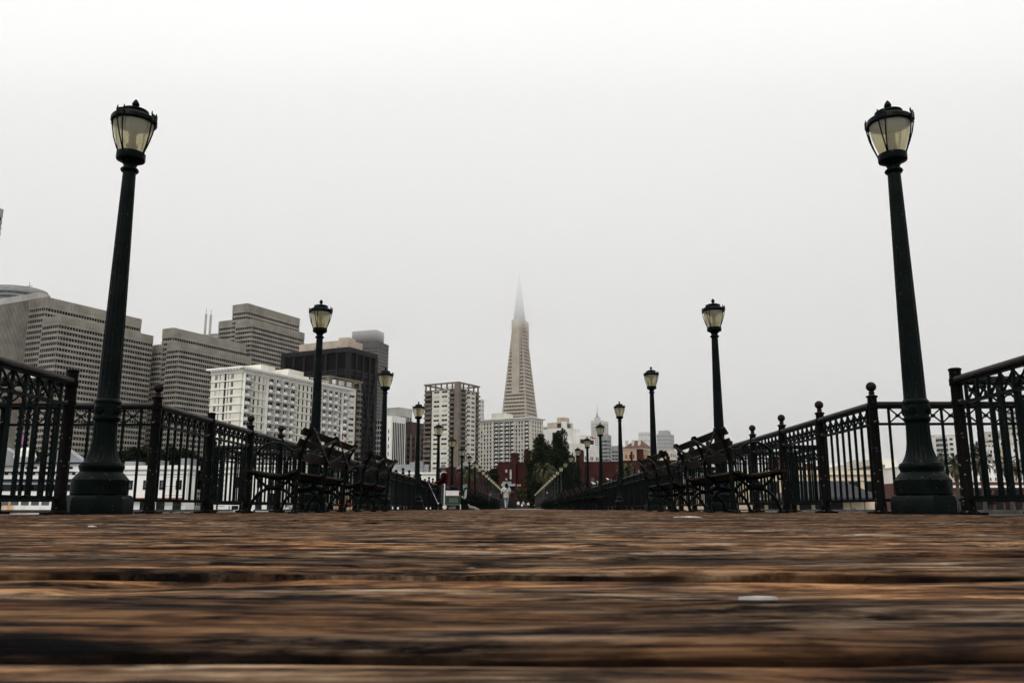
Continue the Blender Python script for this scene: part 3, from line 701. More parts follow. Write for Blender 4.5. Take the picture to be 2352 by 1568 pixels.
# ---------------------------------------------------------------- apartment slabs
def slab(name, xA, xB, xC, yr, Y, g, label, floors, seed=1):
    b = Bld(name, xA, xB, xC, yr, Y, g, label); H = b.H-2.2; pit = H/floors
    b.core(CREAM, H)
    rf = MB().box(-1.6, b.W+1.6, -1.6, b.D+1.6, H+1.5, H+2.2).box(-.2, b.W+.2, -.2, b.D+.2, H, H+1.5)
    n = int(b.W/1.6)
    for i in range(n): rf.box(i*1.6+.2, i*1.6+.9, -1.45, -.21, H+.9, H+1.49)
    n = int(b.D/1.6)
    for i in range(n): rf.box(-1.45, -.21, i*1.6+.2, i*1.6+.9, H+.9, H+1.49)
    b.part('roof', rf, WHITEW)
    b.part('penthouse', MB().box(b.W*.18, b.W*.3, 2, b.D-3, b.H+.01, b.H+3).box(b.W*.42, b.W*.56, 2, b.D-3, b.H+.01, b.H+3.6).box(b.W*.4, b.W*.6, 1.2, b.D-2, b.H+.01, b.H+1.6), CREAM)
    rl = MB()
    for i in range(12): rl.box(b.W*.61+i*1.1, b.W*.61+i*1.1+.12, .8, .92, b.H, b.H+1.5)
    rl.box(b.W*.61, b.W*.61+13, .8, .92, b.H+1.5, b.H+1.62); b.part('roof_rail', rl, WHITEW)
    fl = MB()
    for i in range(floors+1):
        z = i*pit; fl.box(-.32, b.W+.32, -.32, b.D+.32, z-.14, z+.14)
    b.part('floor_slab', fl, WHITEW)
    # left face: two window columns with narrow slits and a dark recess
    D = b.D
    b.part('recess', b.fb(MB(), 'L', D*.50, D*.56, 0, H, -.02, .02), G0)
    b.windows('L', D*.24, D*.36, 1, .75, pit, floors, D*.075, pit*.62, frame=WHITEW)
    b.windows('L', D*.40, D*.45, 1, .6, pit, floors, D*.022, pit*.7)
    b.windows('L', D*.77, D*.89, 1, .75, pit, floors, D*.075, pit*.62, frame=WHITEW)
    b.windows('L', D*.68, D*.73, 1, .6, pit, floors, D*.022, pit*.7)
    # right face rhythm: balcony bay, slit windows, run of balconies, slits, ...
    Wd = b.W; u = Wd/100
    pls = [(1, 8)]; runs = [(20, 46), (64, 88)] if Wd > 50 else [(20, 60), (72, 98)]
    bays = [(1.5*u, 8*u)]; 
    for r0, r1 in runs:
        k = max(2, round((r1-r0)*u/4.8)); bays += [(r0*u+(r1-r0)*u*i/k+.3, r0*u+(r1-r0)*u*(i+1)/k-.3) for i in range(k)]
    bays += [(92*u, 98.5*u)] if Wd > 50 else []
    gl = MB(); bp = []
    for (x0, x1) in bays:
        dv = MB().box(x0-.35, x0-.2, -1.3, -.01, 0, H) ; b.part('balcony_divider', dv, WHITEW)
        for i in range(floors):
            z = i*pit; w_ = x1-x0
            gl.box(x0+.1, x0+w_*.55, -.06, .01, z+.2, z+pit*.82, rnd.choice([0,0,0,1])); gl.box(x0+w_*.6, x1-.1, -.06, .01, z+.2, z+pit*.82, rnd.choice([0,1,2,2]))
    o = b.part('balcony_door', gl, [G0, G1, CURT]); o['kind'] = 'stuff'
    # one balcony row mesh per storey (slab, solid white panel, rail)
    for i in range(floors):
        z = i*pit
        for (x0, x1) in bays:
            m = MB(); w_ = x1-x0; m.box(x0-.2, x1+.2, -1.45, -.3, z-.1, z+.12); m.box(x0, x0+w_*.48, -1.5, -1.35, z+.12, z+1.15, 0)
            m.box(x0+w_*.48, x1, -1.43, -1.37, z+1.05, z+1.13, 1); m.box(x0+w_*.5, x1-.1, -1.42, -1.38, z+.2, z+1.05, 1)
            b.balcony(m, [WHITEW, GREYW])
    sl_ = [(8.5, 19.5, 3)] + ([(47, 63, 4), (89, 92, 1)] if Wd > 50 else [(61, 71, 3)])
    for a, c, n in sl_: b.windows('R', a*u, c*u, n, .35, pit, floors, .75, pit*.72, mats=[G1, G0, G1, CURT, G1])
    b.finish(); return b
slab('apartment_slab', 487, 557, 803, 841.5, 330, 25, 'cream apartment slab with rows of white balconies on the left of the pier', 17)
# second slab on the centre: its long face is the left one, so mirror the roles
def slab2(xA, xB, xC, yr, Y, g, label, floors):
    b = Bld('apartment_slab', xA, xB, xC, yr, Y, g, label); H = b.H-2.2; pit = H/floors; D = b.D; Wd = b.W
    b.core(CREAM, H)
    rf = MB().box(-1.8, Wd+1.6, -1.8, D+1.6, H+1.5, H+2.2).box(-.2, Wd+.2, -.2, D+.2, H, H+1.5)
    for i in range(int(D/2)): rf.box(-1.6, -.21, i*2+.2, i*2+1.1, H+.8, H+1.49)
    b.part('roof', rf, WHITEW); b.part('penthouse', MB().box(3, Wd-3, D*.55, D*.8, b.H+.01, b.H+4.5), CREAM)
    fl = MB()
    for i in range(floors+1): z = i*pit; fl.box(-.3, Wd+.3, -.3, D+.3, z-.13, z+.13)
    b.part('floor_slab', fl, WHITEW)
    bays = [(D*.03, D*.11)]+[(D*(.30+.105*i), D*(.39+.105*i)) for i in range(4)]
    for i in range(floors):
        z = i*pit; m = MB(); gq = MB()
        for (a, c) in bays:
            m = MB(); b.fb(m, 'L', a-.2, c+.2, z-.1, z+.12, .3, 1.45); b.fb(m, 'L', a, a+(c-a)*.5, z+.12, z+1.15, 1.35, 1.5); b.fb(m, 'L', a+(c-a)*.5, c, z+1.0, z+1.1, 1.38, 1.44, 1); b.balcony(m, [WHITEW, GREYW])
            b.door(b.fb(MB(), 'L', a+.1, c-.1, z+.2, z+pit*.82, -.01, .06, rnd.choice([0,0,1])), [G0, G1])
    for x in (.29, .50, .71): b.part('drain_pipe', b.fb(MB(), 'L', D*x-.2, D*x+.2, 0, H, 1.4, 1.8), WHITEW)
    b.windows('L', D*.13, D*.29, 3, .5, pit, floors, 1.0, pit*.68, mats=[G1, G0, CURT, G1])
    b.windows('L', D*.74, D*.98, 4, .5, pit, floors, 1.0, pit*.68, mats=[G1, G0, CURT, G1])
    b.windows('R', Wd*.1, Wd*.9, 4, .5, pit, floors, 1.0, pit*.68, mats=[G1, G0])
    b.finish(); return b
slab2(1101, 1218, 1247, 957, 600, 30, 'white balconied apartment slab standing below the pyramid tower', 22)

def aparttower(xA, xB, xC, yr, Y, g, label, floors):
    b = Bld('apartment_tower', xA, xB, xC, yr, Y, g, label); pit = (b.H-4.5)/floors; H = pit*floors; D, Wd = b.D, b.W
    b.core(CREAM, H)
    fr = MB(); T = b.H
    for (x, y) in [(x, 0) for x in (0, Wd*.25, Wd*.5, Wd*.75, Wd-.8)] + [(0, y) for y in (D*.17, D*.33, D*.5, D*.67, D*.83, D-.8)] + [(Wd-.8, D-.8)]: fr.box(x, x+.8, y, y+.8, H+.01, T-.9)
    fr.box(-.6, Wd+.6, -.6, .5, T-.9, T).box(-.6, .5, .5, D+.6, T-.9, T).box(.5, Wd+.6, D-.5, D+.6, T-.9, T).box(Wd-.5, Wd+.6, .5, D-.5, T-.9, T)
    fr.box(-.3, Wd+.3, -.3, D+.3, H-.2, H+.35)
    b.part('roof_frame', fr, BRWN)
    b.part('penthouse', MB().box(Wd*.25, Wd*.75, D*.2, D*.6, H+.36, T-1.2), WHITEW)
    b.part('corner_pier', MB().box(-1.3, D*.03+.6, -1.3, D*.06+.6, 0, T-.91), BRWN)
    zones = [('L', D*.10, D*.25), ('L', D*.78, D-.2), ('R', Wd*.06, Wd*.36), ('R', Wd*.84, Wd-.2)]
    dk = MB()
    for f_, a, c in zones: b.fb(dk, f_, a, c, 0, H, -.02, .05)
    b.part('balcony_recess', dk, DBRN)
    for i in range(floors):
        z = i*pit; m = MB(); w_ = MB()
        for f_, a, c in zones:
            m = MB(); b.fb(m, f_, a, c, z-.1, z+1.0, .9, 1.3); b.fb(m, f_, a, c, z-.1, z+.1, .06, .9); b.balcony(m, [BRWN])
            b.door(b.fb(MB(), f_, a+(c-a)*.15, a+(c-a)*.75, z+.3, z+pit*.8, .05, .12, rnd.choice([0,0,1])), [G0, G1])
    b.windows('L', D*.28, D*.76, 2, pit*.36, pit, floors, D*.16, pit*.42, frame=WHITEW, mats=[G0, G0, G1, CURT])
    b.windows('R', Wd*.38, Wd*.82, 2, pit*.36, pit, floors, Wd*.15, pit*.42, frame=WHITEW, mats=[G0, G0, G1, CURT])
    b.finish(); return b
aparttower(976.5, 1053, 1100, 876, 520, 30, 'cream and brown apartment tower with open roof frame, left of the pyramid', 25)
aparttower(733, 757, 830, 862, 430, 30, 'cream and brown apartment tower half hidden behind the left apartment slab', 21)

# ---------------------------------------------------------------- pyramid tower
def pyramid():
    g = R(25); Y = 930; B = at(1208.8, 953, Y); s101 = 30.4; ur = Vector((math.sin(g), math.cos(g), 0)); ul = Vector((-math.cos(g), math.sin(g), 0))
    c = B + ur*(s101/2) + ul*(s101/2); t = empty('pyramid_tower', (c.x, c.y, -.5), math.pi/2-g, 'tan pyramid skyscraper whose spire fades into the fog', 'skyscraper')
    TOP = 276.0; zB = B.z+.5
    hs = lambda z: (s101/2)*(TOP-z)/(TOP-zB)
    def fru(m, z0, z1, ins=0, mi=0):
        a, b_ = hs(z0)-ins, hs(z1)-ins
        return m.quadbox([(-a,-a,z0),(a,-a,z0),(a,a,z0),(-a,a,z0)], [(-b_,-b_,z1),(b_,-b_,z1),(b_,b_,z1),(-b_,b_,z1)], mi)
    p = 4.12; zt = 214.0; wl = MB(); mu_ = MB(); n = 50
    for i in range(n):
        z1 = zt-1.5-p*i; z0 = z1-p*.5
        if z0 < 1: break
        bnd = MB(); fru(bnd, z0-.05, z1+.05, .35); bnd.build('window_band', G0, t)
        fru(wl, z0-p*.5, z0)
        if z0 > 80:
            h = hs(z0); k = max(3, int(2*h/1.75)); sp = 2*h/k; h1 = hs(z1)
            for j in range(k+1):
                x = -h+sp*j; x = min(max(x, -h+.5), h-.5); x1_ = x*h1/h; w = .20 if j not in (0, k) else .75
                for ax in (0, 1):
                    q0 = [(x-w,-h+.08),(x+w,-h+.08),(x+w,-h+.45),(x-w,-h+.45)]; q1 = [(x1_-w,-h1+.08),(x1_+w,-h1+.08),(x1_+w,-h1+.45),(x1_-w,-h1+.45)]
                    if ax: q0 = [(b_, a) for a, b_ in q0]; q1 = [(b_, a) for a, b_ in q1]
                    mu_.quadbox([(a, b_, z0-.02) for a, b_ in q0], [(a, b_, z1+.02) for a, b_ in q1])
    fru(wl, zt-1.5, zt); wl.build('wall', QUARTZ, t); mu_.build('mullion', QUARTZ, t)
    sp_ = MB(); fru(sp_, zt, TOP-1.5, .25); sp_.build('spire', LOUV, t)
    for sg in (-1, 1):                                # vertical wings on the two opposite faces
        w = 4.6; xo = hs(126)+.5; wm = MB(); off = -1.0
        x_in = hs(211)-1
        poly = [(-(xo), 126), (-(xo), 212), (-x_in, 214), (-x_in, 150), (-(hs(126)-.6), 126)]
        wm.prism([(a*-sg if sg > 0 else a, z) for a, z in poly], off-w, off+w) if True else None
        wm.build('wing', QUARTZ, t)
    return t
pyramid()
# ---------------------------------------------------------------- smaller buildings, centre left
def punched(name, xA, xB, xC, yr, Y, g, label, mt, fl, nl, nr, wl=.55, wh=.5, mats=None, parapet=True, pmt=None, cat='building', **k):
    b = Bld(name, xA, xB, xC, yr, Y, g, label, cat, **k); b.core(mt, b.H-.4); pit = (b.H-.8)/fl
    if parapet: b.part('parapet', MB().box(-.25, b.W+.25, -.25, b.D+.25, b.H-.4, b.H), pmt or mt)
    if nl: b.windows('L', b.D*.04, b.D*.96, nl, pit*.3, pit, fl, b.D*.92/nl*wl, pit*wh, mats=mats)
    if nr: b.windows('R', b.W*.04, b.W*.96, nr, pit*.3, pit, fl, b.W*.92/nr*wl, pit*wh, mats=mats)
    return b.finish()
punched('white_office', 861, 884, 889, 962, 560, 20, 'white office block with a square window grid beside the braced tower', WHITEW, 17, 4, 1, .68, .62, [G0])
b = Bld('concrete_office', 889, 917, 947, 935, 690, 30, 'plain pale concrete office block with an open upper storey'); b.core(CONCP, b.H-.4)
b.part('parapet', MB().box(-.2, b.W+.2, -.2, b.D+.2, b.H-.4, b.H), CONCP)
b.windows('R', b.W*.08, b.W*.95, 5, b.H-13, 9, 1, b.W*.11, 6, mats=[G1]); b.windows('R', b.W*.08, b.W*.95, 6, 5, 5.5, max(1, int((b.H-20)/5.5)), b.W*.1, 2.6, mats=[G1, G0]); b.finish()
b = Bld('striped_office', 888, 899.8, 932, 954.5, 470, 30, 'white office block with dark vertical window stripes'); b.core(WHITEW, b.H)
for i in range(7): b.part('window_strip', b.fb(MB(), 'R', b.W*(.10+.125*i), b.W*(.10+.125*i)+b.W*.075, 4, b.H-3.5, -.02, .1), G0)
b.windows('L', b.D*.3, b.D*.7, 1, 4, 4.2, int((b.H-6)/4.2), b.D*.16, 2.2, mats=[G0]); b.finish()
b = Bld('brown_office', 914, 945, 985, 968, 585, 24, 'dark brown banded office block with pale vertical piers')
b.strips(DBRN, G0, 4.0, .5, None, top=9)
m = MB()
for i in range(4): b.fb(m, 'L', b.D*i/3-.5 if i else 0, b.D*i/3+.5, 0, b.H-9, -.02, .5)
for i in range(5): b.fb(m, 'R', b.W*i/4-.5 if i else 0, b.W*i/4+.5, 0, b.H-9, -.02, .5)
b.part('pier', m, BRWN)
punched('foggy_block', 1096, 1106, 1112, 917, 1500, 25, 'pale slim building just right of the brown framed apartment tower', CONCP, 26, 3, 2, .5, .45, [G1])
# low white pier shed beyond the fisherman
b = Bld('pier_shed', 878, 1004, 1012, 1084, 250, 4, 'long low white shed left of the fisherman'); b.core(WHITEW, b.H-.5)
b.part('cornice', MB().box(-.5, b.W+.5, -.5, b.D+.5, b.H-.5, b.H), WHITEW)
b.windows('L', 1, b.D-1, 5, 1, 4, 1, b.D*.08, 3.2, mats=[G0]); b.finish()
m = MB().box(2, b.W-2, b.D*.2, b.D-1, b.H+.01, b.H+2.4); m.tube([(1.2, b.D*.35, b.H), (1.2, b.D*.35, b.H+3.4)], 1.3, 14).tube([(1.2, b.D*.45, b.H), (1.2, b.D*.45, b.H+3)], 1.1, 14)
b.part('roof_plant', m, GREYR)

# ---------------------------------------------------------------- red brick complex in the centre
def brick(xA, xB, xC, yr, Y, label, g=8, **k):
    b = Bld('brick_building', xA, xB, xC, yr, Y, g, label, group='dark red brick waterfront complex', **k); b.core(BRICK, b.H-.3)
    b.part('coping', MB().box(-.12, b.W+.12, -.12, b.D+.12, b.H-.3, b.H), BRICK); return b
b = brick(1143, 1219, 1226, 1061, 300, 'dark red brick block with a glazed canopy facing the end of the pier')
b.part('chimney_block', MB().box(1, 6, b.D*.05, b.D*.22, b.H+.01, b.H+4.2).box(.5, 5, b.D*.42, b.D*.60, b.H+.01, b.H+3.4), BRICK)
b.part('bay', MB().box(-1.5, -.13, b.D*.43, b.D*.56, 7, b.H+1), BRICK); b.part('bay', MB().box(-1.2, -.13, b.D*.03, b.D*.2, 6.5, b.H+1), BRICK)
def win(b, a, c, z0, z1, mt, f_='L', nm='window'): return b.part(nm, b.fb(MB(), f_, a, c, z0, z1, -.02, .08), mt)
H = b.H; D = b.D
win(b, D*.71, D*.76, H*.79, H*.85, CURT); win(b, D*.57, D*.63, H*.65, H*.85, CURT); win(b, D*.71, D*.76, H*.63, H*.665, CURT); win(b, D*.13, D*.16, H*.5, H*.53, CURT)
win(b, .3, D-.3, .2, H*.20, G0, nm='arcade_opening')
for q in (.30, .37, .15, .08): win(b, D*q, D*q+.6, H*.50, H*.54, CURT)
win(b, D*.46, D*.84, H*.36, H*.50, G1)
cn = MB()
for i in range(9): cn.bar((-.1, D*(.46+.045*i), H*.60), (-2.4, D*(.45+.05*i), H*.515), .18, .12)
cn.box(-2.5, -2.3, D*.44, D*.86, H*.50, H*.52); cc = b.part('canopy', cn, GREYW)
b.part('canopy_glass', MB().quadbox([(-.1,D*.46,H*.585),(-.1,D*.84,H*.585),(-2.35,D*.84,H*.505),(-2.35,D*.46,H*.505)], [(-.1,D*.46,H*.59),(-.1,D*.84,H*.59),(-2.35,D*.84,H*.51),(-2.35,D*.46,H*.51)]), GREENG, par=cc)
b = brick(1306, 1422, 1428, 1059, 320, 'dark red brick block with square tower, behind the right lamp row')
b.part('chimney_block', MB().box(1, 8, b.D*.72, b.D*.86, b.H+.01, b.H+4.5), BRICK)
b.part('bay', MB().box(-1.6, -.13, b.D*.68, b.D*.86, 8, b.H-.5), BRICK); b.part('bay', MB().box(-1.4, -.13, b.D*.1, b.D*.25, 4, b.H-2), BRICK)
win(b, b.D*.42, b.D*.455, 10, 10.7, CURT); win(b, b.D*.2, b.D*.6, 2, 5.5, G0); win(b, b.D*.5, b.D*.56, 4, 12, G1)
b = brick(1428, 1562, 1570, 1056, 330, 'dark red brick block with chimney, behind the right benches')
b.part('chimney_block', MB().box(1, 6, b.D*.62, b.D*.74, b.H+.01, b.H+4.5), BRICK); win(b, b.D*.66, b.D*.72, b.H-6, b.H-3.6, GREENG); win(b, b.D*.1, b.D*.5, 3, 6, G0)
b = brick(1050, 1098, 1106, 1076, 300, 'small gabled red brick house left of the walking woman', 8)
m = MB(); m.v = [(-.5,-.5,0),(b.W+.5,-.5,0),(b.W+.5,b.D+.5,0),(-.5,b.D+.5,0),(-.5,b.D/2,3.2),(b.W+.5,b.D/2,3.2)]; m.f = [(0,4,5,1),(3,2,5,4),(0,3,4),(1,5,2),(0,1,2,3)]; m.m = [0]*5
b.part('gable_roof', m, GREYR).location.z = b.H+.01
m = MB(); zc = b.H*.55; m.v = [(-.12, b.D*.6+math.cos(q)*1.2, zc+max(0,math.sin(q))*1.2-(1.8 if q > math.pi+.01 else 0)) for q in [math.pi*i/8 for i in range(9)]+[math.pi*1.2, math.pi*1.9]]
m.v[9] = (-.12, b.D*.6-1.2, zc-1.8); m.v[10] = (-.12, b.D*.6+1.2, zc-1.8); m.f = [tuple(range(11))]; m.m = [0]; m.v += [(x+.11, y, z) for x, y, z in m.v]; m.f += [tuple(range(21, 10, -1))]; m.m += [0]
b.part('arched_window', m, GREENG)
b = brick(1008, 1046, 1052, 1072, 310, 'low red brick house behind the fisherman', 8); win(b, 3, 6, 4, 6.5, GREENG)
punched('waterfront_block', 1106, 1150, 1156, 1082, 330, 8, 'dark brick wing with a flat roof behind the lamp heads left of the woman', BRICK, 4, 6, 2, .4, .3, [G0, G1])

# ---------------------------------------------------------------- right of the pyramid
b = Bld('white_stepped_building', 1235, 1313, 1376, 980.5, 640, 38, 'white stepped office building with tall red and dark window slots'); H = b.H
lo = H*.80; b.part('wall', MB().box(0, b.W, 0, b.D, 0, lo).box(1, b.W*.55, 7, b.D, lo, H), WHITEW)
b.part('upper_wing', MB().box(b.W*.42, b.W-.5, 4, b.D-4, lo+.01, H*.93), WHITEW)
b.part('upper_window_band', MB().box(b.W*.45, b.W-2, 3.85, 4.0, H*.82, H*.875), G0)
b.part('penthouse', MB().box(4, b.W*.5, 12, b.D*.8, H, H+5).box(8, b.W*.45, 14, b.D*.6, H+5, H+9), TANW)
b.part('roof_glazing', MB().box(3.5, b.W*.4, 11.5, b.D*.5, H+.5, H+4), G1)
b.part('tank', MB().tube([(3, 9, H), (3, 9, H+5)], 2.2, 14), WHITEW)
b.part('roof_pavilion', MB().box(10, 40, b.D*.8, b.D+8, H-8, H+3), CONCP)
for i in range(5): b.part('roof_pavilion_window', MB().box(9.9, 10, b.D*.82+i*4, b.D*.82+i*4+2.8, H-1, H+1.8), G1)
for f_, Ln, cs in (('R', b.W, (.16,.22,.45,.50,.66,.72,.86,.92)), ('L', b.D, (.2,.28,.5,.58,.8))):
    for c in cs:
        o = b.fb(MB(), f_, Ln*c, Ln*c+Ln*.032, 2, lo*.62, -.02, .1); sl_ = b.part('window_slot', o, G0)
        b.part('red_panel', b.fb(b.fb(MB(), f_, Ln*c+.05, Ln*c+Ln*.032-.05, lo*.44, lo*.50, .1, .16), f_, Ln*c+.05, Ln*c+Ln*.032-.05, lo*.22, lo*.28, .1, .16), REDP, par=sl_)
        b.part('window', b.fb(MB(), f_, Ln*c, Ln*c+Ln*.032, lo*.76, lo*.82, -.02, .1), G0)
for c in (.10, .19): b.part('window_slot', MB().box(.88, .98, 10+b.D*c, 10+b.D*c+2.6, H*.84, H*.95), G0)
text_obj('lettering', 'Hilton', 2.7, mat('red_lettering', (.45,.05,.04)), b.root, (b.W*.915, 3.75, H*.895), (R(90), 0, 0), .12)
b = Bld('spire_tower', 1357, 1374, 1397, 964, 1650, 38, 'pale classical tower with a thin needle spire'); b.core(CONCP, b.H-.5); b.part('cornice', MB().box(-.8, b.W+.8, -.8, b.D+.8, b.H-12, b.H-11), CONCP)
pit = 4.4; b.windows('L', 1, b.D-1, 4, 3, pit, int((b.H-6)/pit), b.D*.12, 2.6, mats=[G1]); b.windows('R', 1, b.W-1, 6, 3, pit, int((b.H-6)/pit), b.W*.07, 2.6, mats=[G1]); b.finish()
b.part('turret', MB().box(b.W*.02, b.W*.02+9, 1, 10, b.H-.5, b.H+5), CONCP); b.part('spire', MB().lathe([(4,b.H+5),(2.2,b.H+9),(1.0,b.H+14),(.4,b.H+20),(.15,b.H+34)], 10, (5, 5.5, 0)), LOUV)
b = Bld('glass_terraced_building', 1376, 1396, 1404, 998, 820, 25, 'grey glassy terraced block right of the white stepped building'); b.strips(GREYW, G1, 3.6, .5, 4, .3, finm=GREYW)
b = Bld('glass_terraced_building', 1404, 1426, 1432, 1023, 860, 25, 'lower grey glassy block left of the tan building'); b.strips(GREYW, G1, 3.6, .5, 4, .3, finm=GREYW)
b = punched('tan_building', 1432, 1470, 1489, 1030, 520, 30, 'orange tan stucco building with tall dark window strips', ORNG, 5, 4, 3, .3, .35, [G1, G0])
b.part('window_strip', b.fb(MB(), 'L', b.D*.45, b.D*.58, 1, b.H-1.5, .1, .16), G0)
b = punched('hip_roof_hotel', 1433, 1478, 1496, 1027, 760, 33, 'cream building with red tile hipped roof behind the tan block', CREAM, 8, 12, 5, .4, .5, [G1, G0])
b.part('roof', MB().quadbox([(-1,-1,b.H+.01),(b.W+1,-1,b.H+.01),(b.W+1,b.D+1,b.H+.01),(-1,b.D+1,b.H+.01)], [(b.W*.4,6,b.H+7),(b.W*.6,6,b.H+7),(b.W*.6,b.D-8,b.H+7),(b.W*.4,b.D-8,b.H+7)]), ROOFR)
for q in (.3, .62, .95): b.part('chimney', MB().box(1, 3, b.D*q-2, b.D*q, b.H, b.H+7), CREAM)
punched('foggy_block', 1466, 1487, 1495, 990, 2300, 25, 'hazy pale block left of the third right lamp post', CONCP, 12, 7, 3, .5, .45, [G1])
punched('foggy_block', 1508, 1535, 1548, 996, 1500, 30, 'hazy grey apartment block just right of the third right lamp post', GREYW, 20, 7, 5, .45, .5, [G1])
punched('foggy_block', 1512, 1530, 1540, 988, 1540, 30, 'low roof structure of the hazy grey apartment block', GREYW, 20, 0, 0)
punched('cream_block', 1509, 1538, 1562, 1033, 650, 35, 'cream block with small windows behind the right benches', CREAM, 7, 6, 5, .4, .4, [G1])
punched('foggy_block', 1569, 1592, 1604, 1040, 1900, 25, 'faint pale block behind the nearest right bench', CONCP, 12, 9, 4, .5, .5, [G1])
punched('foggy_tower', 1617, 1629, 1638, 984, 3400, 25, 'very faint tower left of the second right lamp post', CONCP, 30, 3, 3, .4, .4, [G1])
punched('foggy_block', 1682, 1705, 1726, 1003, 3000, 25, 'very faint block right of the second right lamp post', CONCP, 20, 6, 5, .4, .4, [G1])
# rust brick block, cream pier restaurant, tent
b = punched('brick_warehouse', 1768, 1836, 1852, 1046, 400, 15, 'red brown brick warehouse behind the right railing', BRICK2, 4, 6, 2, .25, .35, [G0])
b = punched('brick_warehouse', 1852, 1868, 1876, 1064, 390, 15, 'lower annex of the brick warehouse', BRICK2, 3, 2, 1, .25, .4, [G0])
TANC = mat('tan_stucco', (.55,.43,.30), (.64,.51,.37), rough=.85, scale=.3)
b = Bld('pier_restaurant', 1715, 2014, 2022, 1079, 165, 2, 'long tan waterfront building with dark shutters and a grey hipped awning'); D = b.D; b.core(TANC, b.H)
b.part('cornice', MB().box(-.4, b.W, -.3, D+.3, b.H-.9, b.H-.6).box(-.2, b.W, -.2, D+.2, b.H-2.0, b.H-1.8), CREAM)
for i in range(8): b.part('shutter', b.fb(MB(), 'L', D*(.015+.125*i), D*(.015+.125*i)+D*.085, b.H*.44, b.H*.72, -.02, .12), G0)
for i in range(6): b.part('ground_opening', b.fb(MB(), 'L', D*(.28+.12*i), D*(.28+.12*i)+D*.09, .3, b.H*.25, -.02, .12), G0)
AWN = mat('grey_standing_seam', (.05,.05,.052), (.075,.075,.078), rough=.5, scale=1)
aw = MB(); aw.prism([(-.1, b.H*.43), (-3.2, b.H*.31), (-3.2, b.H*.30), (-.1, b.H*.30)], D*.10, D*.99)
b.part('awning', aw, AWN); b.part('awning_trim', MB().box(-3.3, -3.21, D*.10, D*.99, b.H*.295, b.H*.315), CREAM)
ss = MB()
for i in range(60): y = D*.11+i*D*.0147; ss.bar((-.12, y, b.H*.435), (-3.2, y, b.H*.315), .06, .06)
b.part('awning_seams', ss, AWN)
b.part('roof_plant', MB().box(3, 5, D*.35, D*.40, b.H, b.H+1).box(3, 5, D*.55, D*.62, b.H, b.H+.8).box(3, 5, D*.75, D*.80, b.H, b.H+.8), BLK)
q = at(1896, 1150, 140); t = empty('party_tent', (q.x, q.y, -.5), 0, 'dark grey pyramid roofed tent in front of the tan building', 'tent')
TENT = mat('dark_tent_canvas', (.03,.031,.034), (.042,.043,.046), rough=.8, scale=1)
MB().quadbox([(-8,-4,2.3),(8,-4,2.3),(8,4,2.3),(-8,4,2.3)], [(-3,-.5,4.9),(3,-.5,4.9),(3,.5,4.9),(-3,.5,4.9)]).box(-8,8,-4,4,1.9,2.29).build('canopy', TENT, t)
for x in (-7.8, -2.6, 2.6, 7.8):
    for y in (-3.8, 3.8): MB().tube([(x,y,-3),(x,y,1.9)], .07, 6).build('pole', BLKF, t)
# terrace with flower pots in front of the restaurant
tr = MB().box(at(1560,1160,150).x, at(2060,1160,150).x, 132, 166, -5, -.85).build('terrace', DCONC); tag(tr, 'dark terrace slab in front of the tan building', kind='structure')
POT = mat('terracotta', (.30,.05,.03), (.38,.08,.05), rough=.7)
PLANT = mat('pot_plant_leaves', (.03,.05,.02), (.06,.09,.03), rough=.7, scale=20)
for i, (px, lab) in enumerate(((1760,'small red flower pot seen left of the near right bench arm'), (1823,'red flower pot low behind the railing, leftmost of the pair'), (1832,'red flower pot low behind the railing, rightmost of the pair'), (1978,'brown flower pot at the right end of the tan building terrace'))):
    q = at(px, 1157, 131); t = empty('flower_pot', (q.x, q.y+3, -.85), 0, lab, 'flower pot', 'flower pots on the terrace')
    MB().lathe([(.22,0),(.33,.5),(.36,.5),(.36,.6),(.30,.6)], 16).build('pot', POT, t, True)
    m = MB()
    for _ in range(60):
        c = Vector((rnd.gauss(0,.2), rnd.gauss(0,.2), .65+abs(rnd.gauss(0,.18)))); a = rnd.random()*6.28; u = Vector((math.cos(a), math.sin(a), .4))*.12; v = Vector((-math.sin(a), math.cos(a), .3))*.06
        b0 = len(m.v); m.v += [tuple(c-u), tuple(c+v), tuple(c+u), tuple(c-v)]; m.f.append((b0, b0+1, b0+2, b0+3)); m.m.append(0)
    m.build('plant', PLANT, t)
punched('white_block', 1905, 1962, 1970, 1064, 420, 12, 'low white building behind the tan building roof, left part', WHITEW, 3, 6, 2, .25, .3, [G1])
punched('white_block', 1964, 2015, 2026, 1054, 440, 12, 'taller cream white building left of the lattice mast', CREAM, 4, 5, 2, .25, .3, [G1])
q = at(2005, 1006, 400); t = empty('antenna_mast', (q.x, q.y, -.5), 0, 'thin lattice mast with round dishes behind the ball topped post', 'mast'); HH = q.z
m = MB()
for x, y in ((-.5,-.5),(.5,-.5),(.5,.5),(-.5,.5)): m.tube([(x,y,0),(x*.5,y*.5,HH)], .07, 4)
for i in range(int(HH/1.5)): m.bar((-.5,-.5,i*1.5), (.5,-.5,i*1.5+1.5), .06, .06); m.bar((.5,-.5,i*1.5), (.5,.5,i*1.5+1.5), .06, .06)
m.build('lattice', GREYW, t)
for z in (HH-1, HH-4.5): MB().tube([(-1.6,-.6,z),(-1.6,-1.1,z)], 1.1, 16).build('dish', WHITEW, t)
b = Bld('cream_office', 2033, 2086, 2094, 1066, 330, 6, 'cream building with one wide dark window over a dark brick base'); H = b.H; D = b.D
b.part('wall', MB().box(0, b.W, 0, D, H*.42, H).box(0, b.W, D*.5, D+3, H, H+2.4), CREAM); b.part('base', MB().box(.3, b.W, -.2, D+.2, 0, H*.419), DBRN)
